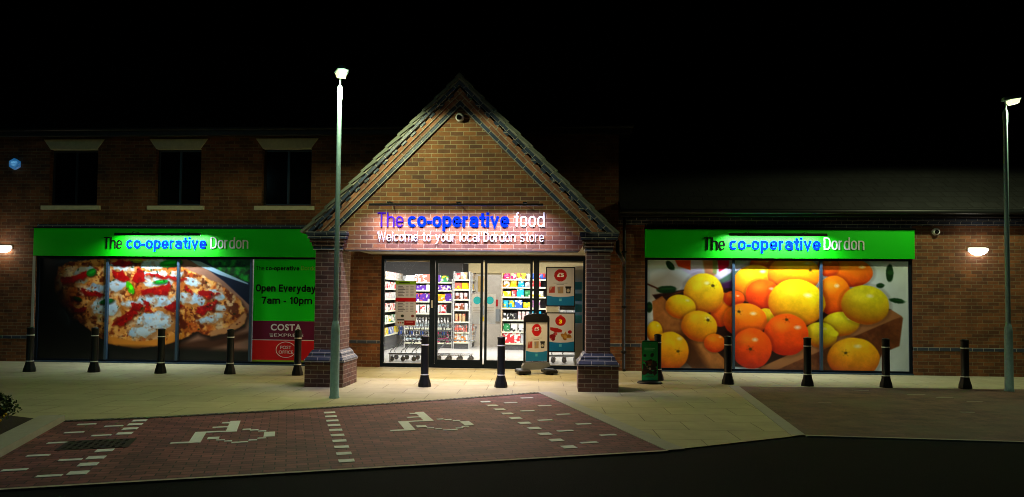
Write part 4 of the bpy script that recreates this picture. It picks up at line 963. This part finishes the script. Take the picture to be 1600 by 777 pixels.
a = at(853, 417, .03); b = at(898.5, 479.5, .03); framed('offer_poster', 0, a.x, b.x, b.z, a.z, .03, 'upper framed offer poster with red £5 badge in the side window', 'framed offer posters in the window')
a = at(853, 488, .03); b = at(898.5, 551, .03); framed('offer_poster', 1, a.x, b.x, b.z, a.z, .03, 'lower framed offer poster with red badge reading 3', 'framed offer posters in the window')
# price list poster on the left side window
x0, x1, z1, z0 = at(618, 439).x, at(650, 439).x, at(618, 439).z, at(618, 509).z
c = Canvas(0, 32, 0, 69, 3, (.84, .84, .86)); c.poly([(-1, -1), (33, -1), (33, 5.5), (-1, 5.5)], (.5, .72, .05), .5); c.poly([(-1, 26), (33, 26), (33, 32), (-1, 32)], (.78, .02, .1), .4)
c.poly([(5, 2), (22, 2), (22, 3.6), (5, 3.6)], (.15, .22, .05), .5)
for k in range(14):
    yy = 8+k*2.4+(7 if k > 6 else 0); w_ = 7+(k*37 % 5); c.poly([(4, yy), (4+w_, yy), (4+w_, yy+1), (4, yy+1)], (.35, .35, .4), .5)
    c.poly([(16, yy), (20, yy), (20, yy+1), (16, yy+1)], (.6, .6, .64), .5); c.poly([(23, yy), (28, yy), (28, yy+1), (23, yy+1)], (.6, .6, .64), .5)
c.ell(11, 54, 2.5, 2, (.2, .25, .2), 0, .6); c.ell(27, 54, 2.5, 2, (.5, .25, .25), 0, .6)
c.poly([(3, 59), (14, 59), (14, 61), (3, 61)], (.25, .25, .3), .5); c.poly([(14, 61), (31, 61), (31, 68), (14, 68)], (.62, .1, .1), .5); c.poly([(17, 63), (28, 63), (28, 64), (17, 64)], (.9, .6, .6), .5)
for k in range(3): c.ell(5+k*3.5, 64.5, 1.2, 1.3, [(.6, .4, .1), (.7, .3, .3), (.3, .2, .1)][k], 0, .6)
t = empty('price_list_poster', 'tall white price list with green header and red band on the left glass', 'poster', ((x0+x1)/2, .03, z0)); c.build('print', x0, x1, z0, z1, .035, t, VCT, .002)
# round blue door stickers with notice
for px, lab in ((745.5, 'left'), (765.5, 'right')):
    cx = at(px, 470, -.04).x; zc = at(px, 469.5, -.04).z
    t = empty('door_notice', 'pale notice with round blue sticker on the %s sliding door' % lab, 'notice', (cx, -.04, zc), 'notices on the sliding doors')
    d = MB(); w_ = .16; d.box((cx-w_*.8, -.0275, zc-.52), (cx+w_*.8, -.0265, zc+.14)); NT = mat('translucent_notice', (.8, .8, .8), .5); (translucent(NT, .7) if px < 750 else None); d.build('sheet', NT, t)
    d = MB(); d.lathe([(.085, 0), (.085, .003)], seg=24, M=Matrix.Translation((cx, -.036, zc)) @ Matrix.Rotation(R(90), 4, 'X')); d.build('sticker', ink('sticker_blue', (.01, .35, .6)), t)
    d = MB()
    for k in range(4): d.box((cx-.09, -.037, zc-.16-k*.035), (cx+.09, -.0345, zc-.152-k*.035))
    d.build('printed_lines', INK_GREY, t)
# pavement swing sign by the entrance
def pavement_sign():
    cx, cy = -.46, -.95; rz = R(14)
    t = empty('forecourt_sign', 'black framed swing sign with £5 offer poster outside the doors', 'sign', (cx, cy, 0))
    M = Matrix.Translation((cx, cy, 0)) @ Matrix.Rotation(rz, 4, 'Z')
    d = MB(); W_, zt, zb = .27, 1.2, .24
    arc = [(W_, 1.15)]+[(W_*math.cos(k*math.pi/10), 1.17+.085*math.sin(k*math.pi/10)) for k in range(1, 10)]+[(-W_, 1.15)]
    d.prism([(-W_, 1.08), (W_, 1.08)]+arc, -.035, .035, M=M)
    d.box((-W_, -.03, zb-.1), (-W_+.035, .03, 1.08), M=M); d.box((W_-.035, -.03, zb-.1), (W_, .03, 1.08), M=M); d.box((-W_+.035, -.03, zb-.03), (W_-.035, .03, zb+.02), M=M)
    d.build('frame', BLACK, t)
    cv = offer(0, 40, 86); 
    cv.build('print', -W_+.045, W_-.045, zb+.03, 1.07, -.02, t, VCP, .03, M=M)
    text('price', '£5', -.05, .05, .90, .07, -.021, .003, INK_WHITE, t, .03, M=M)
    d = MB(); d.prism([(-.3, .17), (-.26, .24), (.26, .24), (.3, .17), (.1, .1), (-.3, .09)], -.075, .075, M=M); d.build('water_base', mat('grey_plastic', (.2, .22, .24), .4), t)
    for sx in (-1, 1):
        d = MB(); d.box((sx*.28-.13, -.24, .03), (sx*.28+.13, .24, .1), M=M, bev=.02); d.build('foot', BLACK, t)
        for sy in (-.17, .17):
            Mw = M @ Matrix.Translation((sx*.3, sy, .045)) @ Matrix.Rotation(R(90), 4, 'Y'); d = MB(); d.lathe([(.045, -.02), (.045, .02)], seg=12, M=Mw); d.build('wheel', BLACK, t)
pavement_sign()
# slim green sign by the right pier
def green_sign():
    cx, cy = 1.71, -2.3
    t = empty('forecourt_sign', 'slim green printed board on round black foot right of the porch', 'sign', (cx, cy, 0))
    M = Matrix.Translation((cx, cy, 0)) @ Matrix.Rotation(R(-6), 4, 'Z')
    c = Canvas(0, 28, 0, 70, 3, (.06, .66, .38)); c.mixin(np.clip(c.noise(20, 3)*2-1, 0, 1)*.5, (.04, .5, .28))
    for (a, b, q, z) in ((4, 11, 23, 12.4), (4, 14, 20, 15.2)): c.poly([(a, b), (q, b), (q, z), (a, z)], (.6, .9, .8), .6)
    c.ell(14, 5, 2, 2, (.3, .6, .4), 0, .6); c.ell(5, 25, 2.5, 2.5, (.03, .12, .06), 0, 1); c.ell(18, 24, 3, 4, (.03, .2, .1), .5, 1)
    rr = random.Random(3)
    for k in range(46):
        c.ell(3+22*rr.random(), 34+24*rr.random(), 1.5+2.6*rr.random(), 1.5+3*rr.random(), rr.choice([(.1, .03, .03), (.16, .05, .04), (.4, .2, .15), (.25, .1, .08), (.05, .12, .06), (.5, .35, .28), (.08, .05, .05)]), rr.random()*3, 1)
    c.ell(14, 49, 2.2, 2.4, (.65, .6, .62), 0, .8); c.poly([(6, 62), (22, 62), (22, 64), (6, 64)], (.2, .5, .3), .6); c.blur(1)
    d = MB(); d.prism([(-.15, .04), (.15, .04), (.15, .74)]+[(.11+.04*math.cos(k*math.pi/8), .76+.04*math.sin(k*math.pi/8)) for k in range(5)]+[(-.11-.04*math.sin(k*math.pi/8), .76+.04*math.cos(k*math.pi/8)) for k in range(5)]+[(-.15, .74)], -.01, .02, M=M)
    d.build('board', ink('green_board', (.005, .11, .035)), t)
    c.build('print', -.142, .142, .06, .775, -.013, t, VCP, .003, M=M)
    d = MB(); d.lathe([(.22, -.005), (.225, .02), (.2, .04), (.1, .05)], M=M @ Matrix.Diagonal((1.05, .8, 1, 1)), seg=28); d.build('foot', BLACK, t)
green_sign()

# ------------------------------------------------------------------ inside: shelving and stock
ORD = ['top', 'second', 'third', 'fourth', 'fifth', 'sixth', 'seventh', 'eighth', 'ninth', 'tenth', 'eleventh', 'twelfth', 'thirteenth', 'fourteenth', 'fifteenth', 'sixteenth', 'seventeenth', 'eighteenth', 'nineteenth', 'twentieth', 'next']
ORD1 = ['first']+ORD[1:]
def col3(h): return hx(h)
PK = {}
def pk(a, b):
    if (a, b) not in PK: PK[(a, b)] = packmat('pack_'+a+'_'+b, hx(a), hx(b))
    return PK[(a, b)]
CN = {'e8cf10': 'yellow', '5b2aa0': 'purple', 'd8343c': 'red', 'e9e6e0': 'white', '2f63c8': 'blue', '18a8d8': 'cyan', 'f08a18': 'orange', '28282c': 'black', 'e56a5a': 'coral', '2c8a50': 'green', 'c88ad0': 'lilac', 'c9a77a': 'tan', 'e8b8b8': 'pink', '8a4a2c': 'brown', 'b9bcc0': 'grey', 'e21870': 'magenta'}
PROTO = {}
def proto(kind, w_, h_, ca, cb):
    key = (kind, round(w_, 2), round(h_, 2), ca, cb)
    if key in PROTO: return PROTO[key]
    d = MB()
    if kind == 'carton': d.box((-w_/2, -.05, 0), (w_/2, .05, h_), bev=.003)
    elif kind == 'bag':
        n = 8; vs = []; 
        for j, (f_, t_) in enumerate(((.0, .01), (.06, .012), (.2, .05), (.5, .06), (.8, .045), (.93, .01), (1, .008))):
            for i in range(n):
                a = 2*math.pi*i/n; wv = 1 if j in (0, 1, 5, 6) else .93; vs.append((w_/2*wv*math.cos(a), t_*math.sin(a), h_*f_))
        d.add(vs, [tuple(range(n-1, -1, -1)), tuple(range(6*n, 7*n))]+[(j*n+i, j*n+(i+1) % n, (j+1)*n+(i+1) % n, (j+1)*n+i) for j in range(6) for i in range(n)])
    elif kind == 'bottle': r = w_/2*.92; d.lathe([(r*.95, 0), (r, .01), (r, h_*.55), (r*.75, h_*.68), (r*.32, h_*.82), (r*.32, h_*.9)], seg=10)
    elif kind == 'can': r = w_/2*.94; d.lathe([(r*.9, 0), (r, .008), (r, h_*.93), (r*.85, h_)], seg=10)
    o = d.build(kind, pk(ca, cb)); C.objects.unlink(o); parts = []
    if kind == 'bottle':
        for nm, z0, z1, r_, mt in (('label_band', .2, .42, w_/2*.94, (ink('label_magenta', (.7, .02, .2)) if cb == 'e21870' else ink('label_pale', (.55, .72, .78)))), ('cap', .9, 1.0, w_/2*.36, ink('cap_'+cb, hx(cb)))):
            d = MB(); d.lathe([(r_, h_*z0), (r_, h_*z1)], seg=10); q = d.build(nm, mt); C.objects.unlink(q); parts.append(q)
    PROTO[key] = (o, parts); return PROTO[key]
NAMES = {'carton': 'carton', 'bag': 'crisp_bag', 'bottle': 'drink_bottle', 'can': 'drinks_can'}
CATS = {'carton': 'carton', 'bag': 'packet', 'bottle': 'bottle', 'can': 'can'}
count = 0
def place(kind, w_, h_, ca, cb, x, y, z, rz, label, group):
    global count
    o, ps = proto(kind, w_, h_, ca, cb); q = o.copy(); q.name = NAMES[kind]; C.objects.link(q); q.location = (x, y, z); q.rotation_euler[2] = rz
    tag(q, label, CATS[kind], group)
    for p in ps: r = p.copy(); C.objects.link(r); r.parent = q
    count += 1
def shelving(name_label, short, x0, x1, y0, levels, top, facing, rows, side='grey', depth=.4, head=None, gap=.012):
    """facing 's': front faces -y along x0..x1 at y0; facing 'e': front faces +x, runs along y (x0..x1 are y), y0 is the x of the front"""
    L_ = x1-x0
    if facing == 's': M = Matrix.Translation((x0, y0, 0)); rz = 0
    else: M = Matrix.Translation((y0, x0, 0)) @ Matrix.Rotation(R(90), 4, 'Z'); rz = R(90)
    # local: x along the run, y=0 front, +y back
    t = empty('shelving_unit', name_label, 'shelving', tuple(M.translation), 'shelving units inside the shop')
    d = MB(); d.box((0, depth-.02, .05), (L_, depth, top), M=M); d.build('back_panel', SHELFB if side != 'grey' else mat('grey_back', (.16, .155, .15), .6), t)
    for a in (0, L_-.025):
        d = MB(); d.box((a, 0, 0), (a+.025, depth, top), M=M); d.build('side_panel', SHELFM if side == 'grey' else mat('beech_side', (.55, .4, .25), .6), t)
    d = MB(); d.box((.025, .03, 0), (L_-.025, depth, levels[-1]-.03), M=M); d.build('kick_plinth', mat('kick_dark', (.08, .08, .085), .5), t)
    for z in levels:
        d = MB(); d.box((.026, .002, z-.025), (L_-.026, depth-.03, z), M=M); sh = d.build('shelf', SHELFM, t)
        d = MB(); d.box((.026, -.012, z-.035), (L_-.026, .0015, z+.008), M=M); d.build('price_strip', PRICE, sh)
    for li, (z, row) in enumerate(zip(levels, rows)):
        x = .04; i = 0; k = 0
        while x < L_-.05 and k < 60:
            kind, w_, h_, ca, cb, n = row[i % len(row)]
            for j in range(n):
                if x+w_ > L_-.03: break
                p = M @ Vector((x+w_/2, .09 if kind != 'carton' else .075, z+.001)); 
                place(kind, w_, h_, ca, cb, p.x, p.y, p.z, rz+random.uniform(-.04, .04), '%s %s, %s from left on the %s shelf down of %s' % (CN[ca], {'carton': 'carton', 'bag': 'packet', 'bottle': 'bottle', 'can': 'can'}[kind], ORD1[min(k, 20)], ORD[li], short), 'goods on %s' % short)
                x += w_+gap; k += 1
            i += 1
            if i > 40: break
Y_, P_, R_c, W_c, Bu, Cy, Or, Bk, Co, Gn, Li, Ta, Pi, Br_, Gy, Mg = 'e8cf10', '5b2aa0', 'd8343c', 'e9e6e0', '2f63c8', '18a8d8', 'f08a18', '28282c', 'e56a5a', '2c8a50', 'c88ad0', 'c9a77a', 'e8b8b8', '8a4a2c', 'b9bcc0', 'e21870'
lvM = [2.02, 1.77, 1.43, 1.06, .66, .4, .14]
shelving('wide shelving unit of sweets and drinks behind the trolleys', 'the sweets unit', -4.75, -3.26, 6.18, [2.02, 1.77, 1.43, 1.06, .6, .16], 2.12, 's', [
 [('carton', .26, .2, Pi, W_c, 1), ('carton', .3, .24, Co, W_c, 2), ('carton', .18, .22, P_, Y_, 1), ('carton', .22, .2, Gn, Y_, 1), ('carton', .2, .2, Or, R_c, 1), ('carton', .26, .24, Y_, P_, 2), ('carton', .24, .18, Y_, P_, 1)],
 [('carton', .3, .15, P_, W_c, 2), ('carton', .22, .17, W_c, Pi, 1), ('carton', .26, .16, P_, Pi, 2)],
 [('carton', .2, .24, P_, Co, 4), ('carton', .36, .22, Or, Y_, 1), ('carton', .24, .26, Co, P_, 1)],
 [('bag', .2, .27, W_c, R_c, 6), ('bag', .2, .28, W_c, Bk, 3), ('bag', .24, .28, Y_, R_c, 2)],
 [('bottle', .085, .33, Gy, W_c, 26)],
 [('bottle', .085, .33, Bk, W_c, 8), ('bottle', .085, .33, Bk, Mg, 18)]])
shelving('dark backed shelving unit of bags and drinks right of the doorway', 'the snacks unit', -1.72, -.36, 5.8, [2.12, 1.88, 1.59, 1.25, .9, .54, .2], 2.3, 's', [
 [('bag', .2, .17, Mg, Y_, 1), ('bag', .2, .18, Ta, Mg, 1), ('carton', .26, .18, Y_, Br_, 1), ('bag', .16, .17, W_c, P_, 1), ('bag', .2, .18, Bu, R_c, 2)],
 [('bag', .2, .23, Or, W_c, 1), ('bag', .22, .24, Y_, Or, 1), ('bag', .2, .22, Cy, W_c, 1), ('bag', .16, .2, Gy, Br_, 1), ('carton', .3, .22, R_c, W_c, 1)],
 [('carton', .24, .17, Y_, W_c, 1), ('bag', .16, .2, R_c, Pi, 1), ('carton', .2, .24, Cy, W_c, 1), ('bag', .2, .2, Gn, W_c, 1), ('bag', .18, .18, W_c, Y_, 2)],
 [('bag', .17, .24, Cy, Y_, 2), ('carton', .22, .24, Bu, W_c, 1), ('bag', .28, .18, Y_, Gn, 1), ('bag', .24, .24, Li, W_c, 1)],
 [('can', .1, .2, Bk, W_c, 4), ('can', .11, .25, Pi, W_c, 3), ('carton', .34, .26, Cy, Bu, 1)],
 [('bag', .22, .25, Gn, W_c, 1), ('bag', .22, .26, W_c, Bk, 2), ('bag', .22, .25, Gy, Y_, 2)],
 [('carton', .54, .3, R_c, W_c, 1), ('carton', .22, .27, Gy, W_c, 2), ('carton', .22, .27, W_c, Gy, 1)]], side='beech')
PR = [[('carton', .16, .2, Pi, R_c, 1), ('carton', .2, .22, Ta, W_c, 3)], [('carton', .2, .2, Co, Y_, 1), ('carton', .2, .2, Y_, Or, 2), ('carton', .26, .18, Gy, W_c, 3)],
 [('can', .12, .2, Pi, Br_, 4), ('carton', .2, .18, Gy, Pi, 2)], [('carton', .13, .2, Br_, Pi, 2), ('carton', .2, .22, Y_, Bk, 2), ('can', .12, .2, W_c, Gy, 3)],
 [('can', .1, .24, Ta, Co, 4), ('carton', .2, .26, Y_, Ta, 2)], [('carton', .12, .22, Co, Br_, 3), ('can', .12, .2, Or, W_c, 3)], [('carton', .2, .24, W_c, Or, 2), ('carton', .3, .22, Ta, W_c, 2)]]
shelving('narrow end-of-aisle shelving facing the sliding doors', 'the narrow end unit', -3.2, -2.7, 5.95, [2.1, 1.8, 1.5, 1.18, .82, .5, .2], 2.35, 's', PR)
shelving('long pale aisle shelving running back from the doors', 'the long aisle unit', 6.45, 12.6, -2.68, [2.1, 1.8, 1.5, 1.18, .82, .5, .2], 2.3, 'e', PR, gap=.03)
shelving('white wall shelving at the back left behind the trolleys', 'the back left unit', 4.6, 7.6, -5.0, [2.1, 1.8, 1.5, 1.15, .8, .45], 2.25, 'e', [
 [('carton', .35, .2, W_c, Ta, 2), ('carton', .3, .2, Pi, W_c, 3)], [('carton', .3, .2, W_c, R_c, 3)], [('carton', .28, .18, Pi, W_c, 3), ('carton', .28, .2, W_c, Gy, 2)],
 [('carton', .26, .22, W_c, R_c, 2), ('carton', .2, .2, Bk, W_c, 1)], [('carton', .26, .22, W_c, Gn, 2), ('bag', .22, .2, Y_, W_c, 2)], [('carton', .3, .2, Y_, Ta, 2), ('carton', .3, .2, Bu, W_c, 2)]], gap=.05)
shelving('pale wall shelving with blue tickets behind the offer posters', 'the ticketed unit', .0, 1.9, 6.6, [2.05, 1.7, 1.35, 1.0, .65, .3], 2.3, 's', [
 [('carton', .3, .15, W_c, R_c, 3), ('carton', .2, .15, Bk, W_c, 1)], [('carton', .2, .2, W_c, Gy, 5)], [('carton', .26, .2, W_c, Ta, 5)], [('carton', .2, .2, Gy, W_c, 5)], [('carton', .24, .2, W_c, Cy, 5)], [('carton', .24, .2, W_c, Gy, 5)]])
# blue tickets hanging in the right side window
for k, py in enumerate((447, 465, 482, 499)):
    p = at(905, py, .3); d = MB(); d.box((p.x-.09, .3, p.z-.085), (p.x+.06, .304, p.z+.09))
    d.build('shelf_ticket', emat('ticket_dummy', (0, 0, 0), 0) if False else ink('ticket_cyan', (.02, .5, .8)), label='bright cyan ticket in the right side pane, %s from the top' % ORD1[k], cat='ticket', group='cyan tickets in the side pane')
# tall white upright beside the side pane
d = MB(); p = at(905, 500, .35); d.box((p.x-.1, .4, .0), (p.x+.12, .43, 2.3)); d.build('display_board', WHITE, label='tall white display board standing inside the right edge of the glass', cat='board')
# pay station and wall items seen between the door and the snacks unit
t = empty('cash_machine', 'pale kiosk column with grey machine fronts seen through the right door', 'kiosk', (-2.25, 7.4, 0))
d = MB(); d.box((-2.75, 7.3, 0), (-1.85, 7.55, 2.3)); d.build('column', mat('pale_kiosk', (.66, .6, .52), .6), t)
d = MB(); d.box((-2.5, 7.2, 1.0), (-2.2, 7.3, 1.3), bev=.01); d.box((-2.14, 7.2, .8), (-1.88, 7.3, 1.2), bev=.01); d.build('machine_front', mat('machine_grey', (.3, .33, .35), .4), t)
d = MB(); d.box((-2.45, 7.27, .8), (-2.28, 7.299, .94)); d.build('notice', INK_YEL, t)
d = MB(); d.box((-2.12, 7.27, 1.28), (-1.95, 7.299, 1.5)); d.build('warning_sign', INK_RED, t)
d = MB(); d.box((-2.6, 7.27, 1.75), (-2.4, 7.299, 2.25)); d.build('wood_panel', mat('pine_panel', (.6, .42, .16), .5), t)
# handling rail along the inside of the glass
for a, b, lab in ((-3.92, -2.9, 'left'), (-.4, .52, 'right')):
    t = empty('guard_rail', 'low silver guard rail behind the %s side window' % lab, 'rail', ((a+b)/2, .6, 0), 'guard rails inside the glass')
    d = MB(); d.tube([(a, .6, .26), (b, .6, .26)], .022, 8); d.build('bar', mat('satin_steel', (.45, .46, .47), .35, metal=.5), t)
    for x in (a+.03, b-.03): d = MB(); d.tube([(x, .6, .0), (x, .6, .25)], .016, 8); d.build('post', MATS['satin_steel'], t)
# shopping trolleys
def trolley():
    t = empty('shopping_trolley', '', 'trolley', (0, 0, 0), 'nested shopping trolleys')
    W_ = .24; fr = MB(); bk = MB()
    for s in (-1, 1):
        y = s*W_
        fr.tube([(-.02, y, 1.02), (.02, y, .93), (.1, y, .6), (.14, y, .5), (.1, y, .44), (-.12, y*1.02, .27), (-.15, y*1.05, .2), (-.1, y*1.05, .15), (.75, y*.75, .17)], .011, 7)
        bk.tube([(.0, y, .96), (.85, y*.72, .86)], .005, 5); bk.tube([(.14, y*.95, .52), (.8, y*.7, .5)], .005, 5)
        for k in range(1, 7): f_ = k/7; bk.tube([(.0+.85*f_, y*(1-.28*f_), .96-.1*f_), (.14+.66*f_, y*(.95-.25*f_), .52-.02*f_)], .0028, 4)
        for z in (.63, .74, .85): f_ = (z-.5)/.45; bk.tube([(.12-.1*f_, y, z), (.81+.03*f_, y*.72, z-.02*f_)], .0022, 4)
    fr.tube([(-.12, -W_*1.02, .27), (-.12, W_*1.02, .27)], .009, 6); fr.tube([(.75, -W_*.75, .17), (.75, W_*.75, .17)], .009, 6)
    for k in range(6): f_ = -1+2*k/5; bk.tube([(.14, f_*W_*.95, .515), (.8, f_*W_*.68, .5), (.85, f_*W_*.7, .86)], .0028, 4)
    bk.tube([(.85, -W_*.72, .86), (.85, W_*.72, .86)], .005, 5)
    fr.build('frame', CHROME, t); bk.build('basket', CHROME, t)
    h = MB(); h.tube([(-.02, -W_, 1.02), (-.02, W_, 1.02)], .016, 8); h.build('handle', BLACK, t)
    c_ = MB(); c_.box((.03, -W_*.8, .64), (.05, W_*.8, .72)); c_.build('seat_flap', ink('flap_blue', (.01, .1, .55)), t)
    for (x, y) in ((-.1, -W_), (-.1, W_), (.72, -W_*.75), (.72, W_*.75)):
        wv = MB(); wv.lathe([(.055, -.012), (.06, -.006), (.06, .006), (.055, .012)], seg=14, M=Matrix.Translation((x, y, .062)) @ Matrix.Rotation(R(90), 4, 'X')); wv.box((x-.012, y-.018, .06), (x+.012, y+.018, .16)); wv.build('castor', mat('castor_grey', (.12, .12, .13), .5), t)
    return t
tr = trolley()
for i in range(5):
    q = tr if i == 0 else copy_tree(tr); q.location = (-3.95+.27*i, 1.75, 0)
    q['label'] = 'chrome shopping trolley, %s from the left in the nested row' % ORD1[i]
for i in range(3):
    q = copy_tree(tr); q.location = (-.3+.27*i, 1.9, 0); q.rotation_euler[2] = 0
    q['label'] = 'chrome shopping trolley behind the offer posters, %s from the left' % ORD1[i]
print('goods', count)
